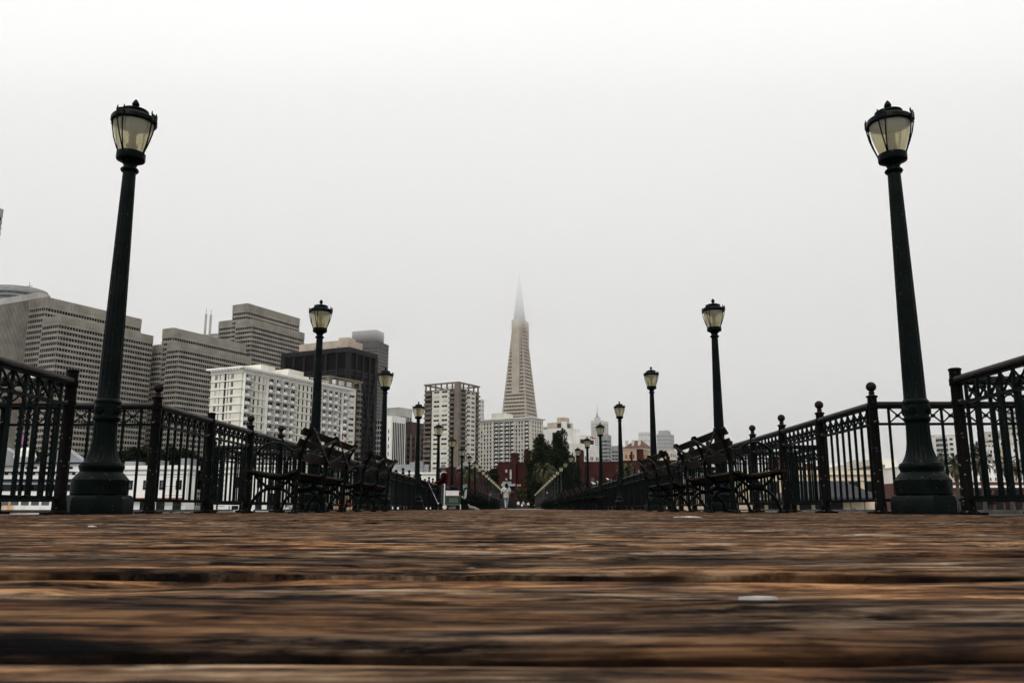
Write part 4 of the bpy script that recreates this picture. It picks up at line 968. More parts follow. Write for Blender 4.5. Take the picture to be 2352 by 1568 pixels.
for i in range(3): b.part('window', b.fb(MB(), 'L', D*(.06+.25*i), D*(.29+.25*i), H*.46, H*.78, -.02, .1), G1)
for i in range(3): b.part('window', b.fb(MB(), 'L', D*(.1+.3*i), D*(.1+.3*i)+1.4, H*.14, H*.3, .3-.32, .15), GREENG)
# pale long block, brick strip building behind the right railing
b = punched('pale_apartment_block', 2090, 2420, 2430, 1066, 300, 3, 'long white and tan apartment block behind the palm trees', WHITEW, 4, 26, 0, .3, .4, [G0, G1], ground=3)
for i in range(9): b.part('tan_bay', b.fb(MB(), 'L', b.D*(.04+.11*i), b.D*(.04+.11*i)+1.6, 0, b.H-1, -.02, .05), TANW)
b = Bld('brick_row', 2085, 2430, 2440, 1106, 230, 3, 'long low red brick building with white trim bands behind the right railing'); b.core(BRICK2, b.H)
b.part('trim', b.fb(b.fb(MB(), 'L', 0, b.D, b.H*.80, b.H*.88, -.02, .5), 'L', 0, b.D, b.H*.34, b.H*.39, -.02, .5), WHITEW)
b.windows('L', 2, b.D-2, 14, b.H*.42, 3, 1, 1.8, b.H*.3, mats=[G0]); b.windows('L', 2, b.D-2, 14, .3, 3, 1, 1.8, b.H*.28, mats=[G0]); b.finish()
# ---------------------------------------------------------------- hill with houses on the right
HILLM = mat('scrubby_hillside', (.03,.032,.02), (.085,.075,.055), rough=.95, scale=.06, bump=.5, bscale=.3)
m = MB(); N, Mm = 40, 24; hx0, hx1, hy0, hy1 = 235, 640, 470, 900
def hz(x, y):
    a = max(0, 1-((x-425)/165)**2)**.7*34*max(0, 1-((y-640)/230)**2)**.6; b_ = 62*math.exp(-((x-560)/75)**2)*max(0, 1-((y-700)/260)**2)**.6
    return -.6+max(a, b_)+2*math.sin(x*.09)*math.cos(y*.07)*(1 if max(a, b_) > 3 else 0)
for j in range(Mm+1):
    for i in range(N+1):
        x = hx0+(hx1-hx0)*i/N; y = hy0+(hy1-hy0)*j/Mm; m.v.append((x, y, hz(x, y)))
for j in range(Mm):
    for i in range(N): a = j*(N+1)+i; m.f.append((a, a+1, a+N+2, a+N+1)); m.m.append(0)
tag(m.build('hill', HILLM, None, True), 'scrubby hillside at the right', kind='structure')
HW = [WHITEW, CREAM, CREAM, CONCP, GREYW, mat('tan_house', (.45,.36,.25), (.5,.4,.3)), mat('green_house', (.06,.12,.11), (.08,.15,.13)), BRICK2]
def house(px, py, Y, w, h, label, mt, fl, nc, g=10, gr='houses stacked on the right hillside'):
    q = at(px, py, Y); gz = hz(q.x, q.y) if hx0 < q.x < hx1 else -.5
    t = empty('hill_house', (q.x, q.y, 0), R(rnd.uniform(-g, g)), label, 'house', gr); z0 = min(gz, q.z-h)
    MB().box(-w/2, w/2, 0, 12, z0-2, q.z-.3).build('wall', mt, t); MB().box(-w/2-.2, w/2+.2, -.2, 12.2, q.z-.3, q.z).build('roof', GREYR if rnd.random() < .5 else mt, t)
    for r in range(fl):
        for c in range(nc):
            x = -w/2+w*(c+.5)/nc; z = q.z-1.0-h/fl*(r+.75); MB().box(x-w/nc*.27, x+w/nc*.27, -.1, .05, z, z+h/fl*.48).build('window', rnd.choice([G0, G1, G1]), t)
house(2176, 999, 600, 17, 14, 'modern white terraced apartment house on the scrubby hill', WHITEW, 4, 4, 3)
q = at(2160, 1003, 598); o = empty('balcony_tower', (q.x, q.y-1, 0), 0, 'rounded balcony tower at the left end of the modern white apartment house', 'house')
zt = q.z; MB().lathe([(3.6, zt-16), (3.6, zt)], 20).build('wall', CONCP, o, True)
for i in range(4): MB().lathe([(3.75, zt-3.4-i*3.4), (3.75, zt-1.6-i*3.4)], 20).build('window_band', G1, o, True)
cols = ['white','cream','pale cream','pale grey','grey','tan','dark green','brick red']
pos = ['left of the corner post','just right of the corner post','between the near pickets','close to the right edge','at the right edge']
seen = {}
for i in range(30):
    row = i//6; px = 2222+rnd.uniform(0, 14)+(i % 6)*23+ (row*11 % 17); py = 1068-row*17-(i % 6)*3.2*(1 if row > 1 else 0)+rnd.uniform(-3, 3)
    if row >= 4 and px < 2275: continue
    ci = rnd.choice([0,1,1,2,3,4,5,0,6,7,0,1]); rws = ['lowest','second lowest','middle','second highest','highest'][row]
    lab = f'{cols[ci]} house in the {rws} hillside row, {pos[min(4, max(0, int((px-2215)/29)))]}'
    if lab in seen: lab = lab.replace(' house', ' narrow house', 1)
    if lab in seen: lab = lab.replace(' narrow house', ' wide house', 1)
    if lab in seen: lab = lab.replace(' wide house', ' plain house', 1)
    seen[lab] = 1
    house(px, py, 470+row*55, rnd.uniform(7, 12), rnd.uniform(7, 10), lab, HW[ci], 2, 3)
q = at(2345, 940, 720); t = empty('hill_tower', (q.x, q.y, 0), 0, 'faint tower block on the hill at the right edge', 'building'); MB().box(-12,12,0,14,0,q.z).build('wall', CONCP, t)
for i in range(8): MB().box(-12.1,12.1,-.1,0,q.z-4-i*4.4,q.z-2-i*4.4).build('window_band', G1, t)

# ---------------------------------------------------------------- left waterfront: white pier building, shed, ferry
b = Bld('bulkhead_building', 246, 432, 452, 1068, 150, 6, 'long white pier building with dark openings behind the near left railing'); D = b.D; H = b.H; b.core(WHITEW, H-.7)
b.part('cornice', MB().box(-.45, b.W+.45, -.45, D+.45, H-.7, H).box(-.2, b.W+.2, -.2, D+.2, H-1.5, H-1.3), WHITEW)
for i in range(5): b.part('window', b.fb(b.fb(MB(), 'L', D*(.06+.2*i), D*(.06+.2*i)+D*.07, H*.48, H*.68, -.02, .1), 'L', D*(.06+.2*i)+.3, D*(.06+.2*i)+D*.07-.3, H*.52, H*.66, .1, .12, 1), [G0, G1])
for i in range(5): b.part('opening', b.fb(MB(), 'L', D*(.05+.2*i), D*(.05+.2*i)+D*.10, .4, H*.26, -.02, .1), G0)
TERR = mat('faded_red_awning', (.22,.06,.05), rough=.8)
b.part('awning', b.fb(MB(), 'L', D*.02, D*.98, H*.275, H*.30, -.02, 1.0), TERR)
b.part('roof_plant', MB().box(3, 6, D*.1, D*.2, H, H+1.4).box(3, 6, D*.45, D*.5, H, H+1.1).box(3, 6, D*.75, D*.9, H, H+.9), GREYR)
for i in range(4): b.part('corner_groove', MB().box(-.47, -.44, .2, 4.2, 1.2+i*1.6, 1.26+i*1.6), G1)
b = Bld('bulkhead_building', 507, 640, 660, 1064, 165, 6, 'white pier building with tall dark doorways behind the near left bench'); D = b.D; H = b.H; b.core(WHITEW, H-.7)
b.part('cornice', MB().box(-.45, b.W+.45, -.45, D+.45, H-.7, H).box(-.3, b.W+.3, -.3, D+.3, H-1.8, H-1.6), WHITEW)
m = MB()
for i in range(9): m.box(-.14, -.12, D*.88, D*.985, 1+i*1.0, 1.07+i*1.0)
b.part('stone_groove', m, G1)
for i in range(4): b.part('doorway', b.fb(MB(), 'L', D*(.05+.2*i), D*(.05+.2*i)+D*.11, .4, H*.38, -.02, .1), G0); b.part('window', b.fb(MB(), 'L', D*(.06+.2*i), D*(.06+.2*i)+D*.09, H*.5, H*.72, -.02, .1), G0)
# small board sign
q = at(541, 1139, 120); t = empty('board_sign', (q.x, q.y, q.z-1.3), 0, 'small white board sign with dark lettering behind the left railing', 'sign')
MB().box(-1.0, 1.0, 0, .08, 0, 1.9).build('board', WHITEW, t); MB().box(-.9, -.8, .09, .19, -2.5, 1.5).box(.8, .9, .09, .19, -2.5, 1.5).build('post', BLKF, t)
text_obj('lettering', 'BUTE', .55, BLK, t, (.1, -.015, .45), (R(90), 0, 0), .01)
# pier shed behind the ferry with gable
b = Bld('pier_warehouse', -60, 205, 215, 1052, 120, 3, 'grey white warehouse with gabled ends behind the white ferry'); D = b.D; b.core(CONCP, b.H-1)
m = MB(); 
for y0_, y1_ in ((D*.02, D*.42), (D*.5, D*.98)):
    ym = (y0_+y1_)/2; n0 = len(m.v); m.v += [(-.4,y0_-.6,b.H-1),(-.4,y1_+.6,b.H-1),(-.4,ym,b.H+1.6),(b.W,y0_-.6,b.H-1),(b.W,y1_+.6,b.H-1),(b.W,ym,b.H+1.6)]
    m.f += [(n0,n0+1,n0+2),(n0+3,n0+5,n0+4),(n0,n0+2,n0+5,n0+3),(n0+1,n0+4,n0+5,n0+2),(n0,n0+3,n0+4,n0+1)]; m.m += [0]*5
b.part('roof', m, GREYR)
for i in range(9): b.part('siding_panel', b.fb(MB(), 'L', D*(.03+.11*i), D*(.03+.11*i)+D*.06, b.H*.4, b.H*.7, -.02, .1), GREYR)
# ferry
RUST = mat('rust_stained_white_hull', (.74,.74,.70), (.50,.24,.06), rough=.6, scale=.55, contrast=(.50,.66), stretch=(1,1,.5))
NAVY = mat('navy_trim', (.008,.012,.03), rough=.5)
x0, x1 = at(-160,1160,92).x, at(262,1160,92).x; t = empty('ferry_boat', ((x0+x1)/2, 92, -3.2), 0, 'white triple deck ferry with rust streaked hull moored left of the pier', 'boat'); hl = (x1-x0)/2
def zz(py): return at(100, py, 92).z+3.2
Z = [0, zz(1142.5), zz(1109), zz(1097), zz(1088), zz(1080)]
hu = MB(); pr = []
n0 = 14
for s_, z in ((.96,0),(1,zz(1167)),(1.0,Z[1]-.1)):
    for i in range(n0+1): a = -math.pi/2+math.pi*i/n0; hu.v.append(((hl-4)*s_+4*math.cos(a)*s_, 4.2*math.sin(a)*s_, z))
    for i in range(n0+1): a = math.pi/2+math.pi*i/n0; hu.v.append((-(hl-4)*s_+4*math.cos(a)*s_, 4.2*math.sin(a)*s_, z))
k = 2*(n0+1)
for r_ in range(2):
    for i in range(k): hu.f.append((r_*k+i, r_*k+(i+1) % k, (r_+1)*k+(i+1) % k, (r_+1)*k+i)); hu.m.append(0)
hu.f += [tuple(range(k))[::-1], tuple(range(2*k, 3*k))]; hu.m += [0, 0]
hu.build('hull', RUST, t)
MB().box(-hl+.5, hl-.5, -4.0, 4.0, Z[1], Z[2]).build('lower_deck', WHITEW, t)
MB().box(-hl+.3, hl-.3, -4.25, 4.25, Z[2], Z[2]+.3).box(-hl+2, hl-3, -3.9, 3.9, Z[4], Z[4]+.12).build('navy_band', NAVY, t)
MB().box(-hl+1, hl-1.5, -3.7, 3.7, Z[2]+.3, Z[4]).build('upper_deck', WHITEW, t)
MB().box(hl-9, hl-3, -2.4, 2.4, Z[4]+.12, Z[5]+.6).box(hl-9.3, hl-2.7, -2.7, 2.7, Z[5]+.6, Z[5]+.75, 1).build('wheelhouse', [WHITEW, NAVY], t)
for i in range(3): MB().box(hl-8.6+i*1.9, hl-7.4+i*1.9, -2.46, -2.38, Z[4]+.45, Z[5]+.3).build('wheelhouse_window', G0, t)
nw = 16
for i in range(nw):
    x = -hl+1.5+(2*hl-3)*i/nw; MB().box(x, x+1.25, -4.06, -3.98, Z[1]+(Z[2]-Z[1])*.42, Z[2]-.25).build('window', G0, t)
    MB().box(x+.2, x+1.0, -4.23, -4.1, zz(1160), zz(1151)).build('hull_window', G1, t)
for i in range(24): x = -hl+1.5+(2*hl-3)*i/24; MB().box(x, x+.35, -3.76, -3.68, Z[2]+.75, Z[2]+1.0).build('rail_slot', G0, t)
MB().lathe([(.35,0),(.35,.8),(.9,1.1),(1.15,1.7),(.9,2.4),(.3,2.75),(.02,2.8)], 18, (at(52,1100,92).x-(x0+x1)/2, 0, Z[4]+.1)).build('radar_dome', WHITEW, t, True)
MB().tube([(hl-11,0,Z[4]),(hl-11,0,Z[4]+5.2)], .06, 6).build('flagpole', WHITEW, t)
MB().box(hl-11, hl-10.4, -.02, .02, Z[4]+3.2, Z[4]+4.3).build('flag', mat('orange_blue_flag', (.5,.12,.05), (.08,.08,.3), scale=4), t)
# flag in front of the left slab
q = at(784.4, 993, 240); t = empty('flagpole', (q.x, q.y, -.5), 0, 'flagpole with red and white striped flag before the left apartment slab', 'flagpole')
MB().tube([(0,0,0),(0,0,q.z+3)], [.16,.08], 8).build('pole', WHITEW, t); RED = mat('flag_red', (.4,.03,.03)); BLU = mat('flag_blue', (.03,.04,.16))
fl = MB(); NN = 13; 
for i in range(NN):
    for j in range(8):
        x = j*.13; x_ = (j+1)*.13; w = .12*math.sin(j*1.1); w2 = .12*math.sin((j+1)*1.1); z = q.z+.5-i*.24-j*.16; 
        fl.quadbox([(x,w,z-.24),(x_,w2,z-.40),(x_,w2+.02,z-.40),(x,w+.02,z-.24)], [(x,w,z),(x_,w2,z-.16),(x_,w2+.02,z-.16),(x,w+.02,z)], 2 if (i < 7 and j < 4) else (0 if i % 2 == 0 else 1))
fl.build('flag', [RED, WHITEW, BLU], t)
# ---------------------------------------------------------------- trees
LEAFD = mat('dark_leaves', (.004,.007,.004), (.017,.025,.010), rough=.8, scale=.7, spec=.05, contrast=(.3,.7))
LEAFM = mat('olive_leaves', (.012,.015,.006), (.055,.053,.018), rough=.75, scale=.9, spec=.15)
PALM = mat('palm_fronds', (.012,.016,.006), (.06,.058,.022), rough=.6, scale=1.5, spec=.2)
PALMD = mat('dry_palm_fronds', (.04,.03,.018), (.10,.075,.045), rough=.8, scale=2)
BARK = mat('bark', (.03,.025,.02), (.07,.055,.045), rough=.9, scale=4, bump=.5)
def leaf(m, c, s, r):
    a = r.uniform(0, 6.283); t = r.uniform(-1, 1); u = Vector((math.cos(a), math.sin(a), t*.8)).normalized(); w = u.cross(Vector((r.uniform(-1,1), r.uniform(-1,1), r.uniform(-1,1)))).normalized()
    u *= s; w *= s*.55; b = len(m.v); m.v += [tuple(c-u), tuple(c-w*.9+u*.1), tuple(c+u), tuple(c+w)]; m.f.append((b, b+1, b+2, b+3)); m.m.append(0)
def crown(m, clumps, n, s, r, fill=.55):
    """leaf faces in and on many small clumps (cx,cy,cz,rx,rz)"""
    wt = [c[3]**1.5*c[4] for c in clumps]; tot = sum(wt)
    for c, w_ in zip(clumps, wt):
        for _ in range(int(n*w_/tot)):
            d = Vector((r.gauss(0,1), r.gauss(0,1), r.gauss(0,1))).normalized()*(fill+(1-fill)*r.random()**.5)*r.uniform(.75, 1.12)
            leaf(m, Vector((c[0]+d.x*c[3], c[1]+d.y*c[3], c[2]+d.z*c[4])), s*r.uniform(.6, 1.4), r)
def tree(px, ptop, Y, w, label, lm=LEAFD, kind='poplar', n=7000, leafs=.28, seed=1, group=None, ground=-.5, name='tree'):
    r = random.Random(seed); q = at(px, ptop, Y); H = q.z-ground
    t = empty(name, (q.x, q.y, ground), r.random()*6, label, 'tree', group); m = MB(); cl = []; tk = MB()
    if kind == 'poplar':
        for i in range(46):
            f = (i+.5)/46; z = H*(.12+.84*f); R_ = w/2*(math.sin(math.pi*min(1, (f*.64+.24)))**.7)*(1-.35*max(0, f-.6)/.4)
            a = r.uniform(0, 6.28); d = R_*r.uniform(.25, .85); cr = max(.6, R_*r.uniform(.38, .60)); cl.append((d*math.cos(a), d*math.sin(a), z, cr, cr*r.uniform(1.1, 1.9)))
        tk.tube([(0,0,-.5),(0,0,H*.3),(.2,.1,H*.8)], [w*.05, w*.04, .08], 8)
        for i in range(8): a = i*.9; tk.tube([(0,0,H*(.15+i*.05)),(w*.2*math.cos(a), w*.2*math.sin(a), H*(.3+i*.06))], [w*.02, .05], 5)
    else:
        for i in range(38):
            d = Vector((r.gauss(0,1), r.gauss(0,1), r.gauss(0,.8))); d = d.normalized()*r.uniform(.45, .95)
            cr = w*.5*r.uniform(.16, .30); cl.append((d.x*(w/2-cr), d.y*(w/2-cr), H*.62+d.z*(H*.36-cr*.4), cr, cr*.8))
        tk.tube([(0,0,-.5),(.1,0,H*.3),(0,.1,H*.7)], [w*.035+.05, w*.03+.04, .05], 8)
        for i in range(7): a = i*.95; tk.tube([(0,0,H*(.22+i*.03)),(w*.25*math.cos(a), w*.25*math.sin(a), H*(.5+i*.04))], [w*.015+.03, .03], 5)
    crown(m, cl, n, leafs, r); m.build('crown', lm, t); tk.build('trunk', BARK, t, True); return t
TG = 'trees along the waterfront'
tree(1250, 992, 285, 11.5, 'left of the two tall dark poplar like trees in the centre', n=26000, leafs=.34, seed=3, group=TG)
tree(1289, 980, 287, 9.5, 'right and taller of the two dark poplar like trees in the centre', n=24000, leafs=.34, seed=9, group=TG)
tree(1234, 1024, 283, 7.5, 'shorter dark tree leaning against the left side of the poplar pair', n=11000, leafs=.32, seed=12, group=TG)
tree(1312, 1040, 284, 7.5, 'shorter dark tree on the right side of the poplar pair', n=12000, leafs=.32, seed=15, group=TG)
tree(1152, 1056, 312, 8, 'dark round tree behind the roofs left of the central brick block', n=6000, kind='round', leafs=.28, seed=21, group=TG)
tree(1130, 1068, 280, 7, 'dark tree in front of the small brick wing left of centre', n=5000, kind='round', leafs=.28, seed=22, group=TG)
tree(1197, 1111, 262, 4.8, 'young olive green tree behind the walking woman', LEAFM, 'round', 4000, .22, 31, TG)
tree(1128, 1128, 258, 5, 'small olive green tree among the left lamp posts', LEAFM, 'round', 2200, .2, 32, TG)
tree(1370, 1128, 262, 6, 'small olive green tree between the fifth and sixth right lamp posts', LEAFM, 'round', 2400, .22, 33, TG)
tree(1398, 1118, 262, 6, 'olive green tree left of the fourth right lamp post', LEAFM, 'round', 2400, .22, 34, TG)
tree(1340, 1132, 262, 5, 'small olive green bush tree right of the dark poplar group', LEAFM, 'round', 1800, .22, 35, TG)
posw = ['leftmost','second','third','fourth','fifth','sixth','seventh','eighth','rightmost']
for i, (px, pt, w) in enumerate(((238,1040,10),(262,1024,11),(292,1014,11),(322,1020,11),(350,1012,12),(380,1011,12),(405,1015,11),(430,1018,11),(452,1028,10))):
    tree(px, pt, 205, w, f'dark street tree above the white pier building, {posw[i]} in the row', n=7500, kind='round', leafs=.42, seed=40+i, group='row of dark street trees at the left')
tree(90, 1026, 215, 10, 'dark tree behind the near left railing, left of the corner post', n=7500, kind='round', leafs=.42, seed=60)
tree(30, 1030, 215, 10, 'dark tree at the far left edge behind the warehouse', n=7500, kind='round', leafs=.42, seed=61)
tree(487, 1112, 175, 4, 'green tree between the two white pier buildings', LEAFM, 'round', 2000, .2, 62)
tree(2147, 1124, 190, 5, 'dark olive tree right of the big right lamp post base', LEAFM, 'round', 2500, .2, 63)
tree(2270, 1126, 190, 5, 'dark olive tree between the near right pickets', LEAFM, 'round', 2500, .2, 64)
tree(2075, 1140, 200, 5, 'dark olive tree left of the big right lamp post base', LEAFM, 'round', 2200, .2, 65)
for i, (px, py, w) in enumerate(((2130,1023,15),(2158,1031,17),(2190,1030,18),(2215,1000,12),(2242,998,12),(2256,1010,12))):
    tree(px, py, 570 if i < 3 else 560, w, ['brown scrub tree at the left foot of the hill','brown scrub tree below the balcony tower','brown scrub tree below the modern white house','dark tree just right of the corner post on the hill','dark hillside tree between the first near pickets','lower dark hillside tree between the near pickets'][i], LEAFM if i < 3 else LEAFD, 'round', 2400, .5, 70+i, 'hillside trees', ground=4)
def palm(px, ptop, Y, cw, label, seed, group='palm trees', trunk=True):
    r = random.Random(seed); q = at(px, ptop, Y); H = q.z+.5; t = empty('palm_tree', (q.x, q.y, -.5), 0, label, 'palm', group)
    hc = H-cw*.28; MB().tube([(0,0,-.2),(0,0,hc*.5),(0,0,hc),(0,0,hc+.4)], [.42,.34,.45,.2], 10).build('trunk', BARK, t, True)
    m = MB(); dm = MB(); N = 62
    for i in range(N):
        a = r.uniform(0, 6.283); el = R(78-120*(i/N)**.9); ln = cw*.55*r.uniform(.85, 1.1); mm = dm if i > N*.90 else m
        d = Vector((math.cos(a), math.sin(a), 0)); pts = []; p = Vector((0,0,hc)); e_ = el; k = 9
        for j in range(k+1):
            pts.append(p.copy()); p = p + (d*math.cos(e_)+Vector((0,0,math.sin(e_))))*ln/k; e_ -= R(6+3*j*.6)
        side = Vector((-d.y, d.x, 0))
        for j in range(k):
            for s_ in (-1, 1):
                for h in (0, .33, .66):
                    c = pts[j].lerp(pts[j+1], h); f = (j+h)/k; L_ = ln*.16*math.sin(math.pi*min(.95, f*.85+.12)); tdir = (pts[j+1]-pts[j]).normalized()
                    e2 = c+side*s_*L_*.8+tdir*L_*.6+Vector((0,0,-L_*.25)); w_ = tdir*ln*.022
                    b = len(mm.v); mm.v += [tuple(c-w_), tuple(c+w_), tuple(e2)]; mm.f.append((b, b+1, b+2)); mm.m.append(0)
    m.build('fronds', PALM, t); dm.build('dry_fronds', PALMD, t); return t
palm(1249, 1064, 255, 8.6, 'large palm in front of the dark poplar group, centre right', 1)
palm(1076, 1068, 262, 8.6, 'large palm left of centre behind the left lamp row', 2)
palm(1437, 1064, 262, 7.5, 'palm behind the fourth right lamp post', 3)
palm(1448, 1076, 266, 6, 'smaller palm overlapping the one behind the fourth right lamp post', 13)
palm(546, 1058, 190, 5.0, 'palm seen behind the near left bench and railing', 4)
palm(2192, 1044, 175, 6.6, 'leftmost palm behind the right corner post', 5)
palm(2250, 1042, 178, 6.6, 'palm right of the corner post, second from the left of the right palms', 6)
palm(2312, 1046, 178, 7, 'palm behind the near right pickets, third of the right palms', 7)
palm(2362, 1050, 180, 6.6, 'palm cut by the right edge of the picture', 8)
for i, (px, lab) in enumerate(((1258, 'white globe street lamp far right of the woman'), (2062, 'white globe street lamp left of the right lamp base'), (2300, 'white globe street lamp behind the near right pickets'))):
    q = at(px, (1131, 1132, 1124)[i], (150, 150, 150)[i]); t = empty('street_lamp', (q.x, q.y, -.5), 0, lab, 'street lamp', 'shore street lamps')
    MB().tube([(0,0,-2.5),(0,0,q.z+.3)], .06, 8).build('post', BLKF, t); MB().ball((0,0,q.z+.5), (.16, .22, .22)[i], 10).build('globe', WHITEW, t, True)

# ---------------------------------------------------------------- people
SKIN = mat('skin', (.30,.16,.10), (.36,.20,.13), rough=.6, scale=20); HAIR = mat('black_hair', (.003,.0025,.0025), (.008,.006,.005), rough=.6, spec=.04, scale=30)
def skinmesh(name, pts, edges, root, mt, parent, sub=2):
    """continuous figure grown from a skeleton: pts {name: (x,y,z,rx,ry)}"""
    ks = list(pts); ix = {k: i for i, k in enumerate(ks)}
    me = bpy.data.meshes.new('tmp'); me.from_pydata([pts[k][:3] for k in ks], [(ix[a], ix[b]) for a, b in edges], [])
    o = bpy.data.objects.new('tmp', me); COL.objects.link(o); sk = o.modifiers.new('skin', 'SKIN'); sk.use_smooth_shade = True
    for i, k in enumerate(ks): v = me.skin_vertices[0].data[i]; v.radius = (pts[k][3], pts[k][4] if len(pts[k]) > 4 else pts[k][3]); v.use_root = (k == root)
    sb = o.modifiers.new('sub', 'SUBSURF'); sb.levels = sub; sb.render_levels = sub
    bpy.context.view_layer.update(); ev = o.evaluated_get(bpy.context.evaluated_depsgraph_get()); m2 = bpy.data.meshes.new_from_object(ev)
    bpy.data.objects.remove(o); bpy.data.meshes.remove(me); m2.name = name; m2.materials.clear(); m2.materials.append(mt)
    m2.polygons.foreach_set('use_smooth', [True]*len(m2.polygons))
    q = bpy.data.objects.new(name, m2); COL.objects.link(q); q.parent = parent; return q
def hand(P, E, side, wrist, d, palm_n, curl=.5):
    """palm, five jointed fingers and thumb from a wrist point; d = pointing direction"""
    w = Vector(P[wrist][:3]); d = Vector(d).normalized(); n = Vector(palm_n).normalized(); s = d.cross(n).normalized()
    P[side+'palm'] = (*(w+d*.05), .030, .020); E.append((wrist, side+'palm'))
    for j, (off, ln) in enumerate(((-.03,.075),(-.01,.083),(.011,.078),(.030,.06))):
        a = w+d*.095+s*off; b_ = a+d*ln*.5*math.cos(curl)+n*ln*.5*math.sin(curl); c = b_+d*ln*.5*math.cos(curl*2)+n*ln*.5*math.sin(curl*2)
        for nm, p_, r_ in (('a', a, .010), ('b', b_, .009), ('c', c, .007)): P[f'{side}f{j}{nm}'] = (*p_, r_)
        E += [(side+'palm', f'{side}f{j}a'), (f'{side}f{j}a', f'{side}f{j}b'), (f'{side}f{j}b', f'{side}f{j}c')]
    a = w+d*.04-s*.038+n*.01; b_ = a+d*.035-s*.018+n*.015
    P[side+'t0'] = (*a, .011); P[side+'t1'] = (*b_, .009); E += [(side+'palm', side+'t0'), (side+'t0', side+'t1')]
def person(loc, rz, h, label, pose, cloth, group=None):
    """h: height; pose overrides joints (metres for a 1.75 m figure, facing +y)"""
    J = dict(pel=(0,0,.95,.115,.10), waist=(0,0,1.10,.115,.09), chest=(0,.01,1.30,.135,.10), neckb=(0,0,1.47,.06,.055), neck=(0,.01,1.53,.052), head0=(0,.02,1.60,.072,.08), head=(0,.02,1.66,.082,.095), top=(0,.01,1.73,.055,.06),
             shl=(-.19,0,1.41,.055), ell=(-.24,-.02,1.14,.042), wrl=(-.22,.08,.90,.027), shr=(.19,0,1.41,.055), elr=(.24,-.02,1.14,.042), wrr=(.22,.08,.90,.027),
             hpl=(-.095,0,.90,.085), knl=(-.105,.02,.49,.058), anl=(-.11,-.02,.09,.036), tol=(-.125,.15,.035,.032,.028), hel=(-.11,-.05,.04,.034),
             hpr=(.095,0,.90,.085), knr=(.105,.02,.49,.058), anr=(.11,-.02,.09,.036), tor=(.125,.15,.035,.032,.028), her=(.11,-.05,.04,.034))
    J.update(pose.get('j', {})); E = [('pel','waist'),('waist','chest'),('chest','neckb'),('neckb','neck'),('neck','head0'),('head0','head'),('head','top'),('chest','shl'),('shl','ell'),('ell','wrl'),('chest','shr'),('shr','elr'),('elr','wrr'),
         ('pel','hpl'),('hpl','knl'),('knl','anl'),('anl','tol'),('anl','hel'),('pel','hpr'),('hpr','knr'),('knr','anr'),('anr','tor'),('anr','her')]
    t = empty('person', loc, rz, label, 'person', group); s = h/1.75; t.scale = (s, s, s)
    P = dict(J); EE = list(E); Vd = lambda a, b: tuple(Vector(J[b][:3])-Vector(J[a][:3]))
    hand(P, EE, 'l', 'wrl', pose.get('dl', Vd('ell', 'wrl')), pose.get('nl', (1,0,0)), .55); hand(P, EE, 'r', 'wrr', pose.get('dr', Vd('elr', 'wrr')), pose.get('nr', (-1,0,0)), .55)
    body = skinmesh('body', P, EE, 'pel', SKIN, t)
    hc = Vector(J['head'][:3]); yaw = pose.get('face', 0); M_ = Matrix.Rotation(yaw, 3, 'Z')
    f = MB()
    for sx_ in (-.03, .03): p_ = hc+M_ @ Vector((sx_, .083, -.005)); f.ball(tuple(p_), .010, 6, 0)
    p_ = hc+M_ @ Vector((0, .088, -.07)); f.bar(p_-M_ @ Vector((.022,0,0)), p_+M_ @ Vector((.022,0,0)), .008, .008, mi=0)
    f.build('face_features', HAIR, t)
    g = MB(); a = hc+M_ @ Vector((0,.082,.01)); b_ = hc+M_ @ Vector((0,.112,-.035)); g.tube([a, b_], [.008,.014], 6)
    for sx_ in (-1, 1): g.ball(tuple(hc+M_ @ Vector((sx_*.086, -.005, -.02))), .022, 6)
    g.build('nose_and_ears', SKIN, t, True)
    def sub(keys, grow, extra=None, ed=None):
        return {k: (*J[k][:3], *(J[k][3]+grow if not isinstance(grow, dict) else J[k][3]+grow.get(k, .012), (J[k][4] if len(J[k]) > 4 else J[k][3])+(grow if not isinstance(grow, dict) else grow.get(k, .012)))) for k in keys}
    tr = sub(['pel','hpl','knl','anl','hpr','knr','anr'], cloth.get('tgrow', .014)); skinmesh('trousers', tr, [('pel','hpl'),('hpl','knl'),('knl','anl'),('pel','hpr'),('hpr','knr'),('knr','anr')], 'pel', cloth['trousers'], t)
    jk = ['pel','waist','chest','neckb','shl','ell','wrl','shr','elr','wrr']; jg = sub(jk, cloth.get('jgrow', .022))
    if cloth.get('hem'): jg['hem'] = (0, 0, cloth['hem'], *cloth.get('hemr', (.15, .13)))
    ej = [('pel','waist'),('waist','chest'),('chest','neckb'),('chest','shl'),('shl','ell'),('ell','wrl'),('chest','shr'),('shr','elr'),('elr','wrr')]+([('hem','pel')] if cloth.get('hem') else [])
    skinmesh('jacket', jg, ej, 'pel', cloth['jacket'], t)
    for a_, s_ in (('l', 0), ('r', 0)):
        fp = {k: (*J[k][:3], *(q+.008 for q in J[k][3:])) for k in ('an'+a_, 'to'+a_, 'he'+a_)}
        skinmesh('shoe', fp, [('an'+a_, 'to'+a_), ('an'+a_, 'he'+a_)], 'an'+a_, cloth.get('shoes', HAIR), t)
    if cloth.get('hair'):
        hp = cloth['hair']; skinmesh('hair', {k: (*(hc+Vector(v[:3])), *v[3:]) for k, v in hp.items()}, [(a, b) for a, b in zip(list(hp)[:-1], list(hp)[1:])], list(hp)[0], cloth.get('hairm', HAIR), t)
    return t
MAROON = mat('maroon_jacket', (.012,.0018,.002), (.022,.0032,.004), rough=.9, spec=.05, scale=12); TROUS = mat('brown_grey_trousers', (.03,.026,.028), (.05,.042,.044), rough=.9, scale=10)
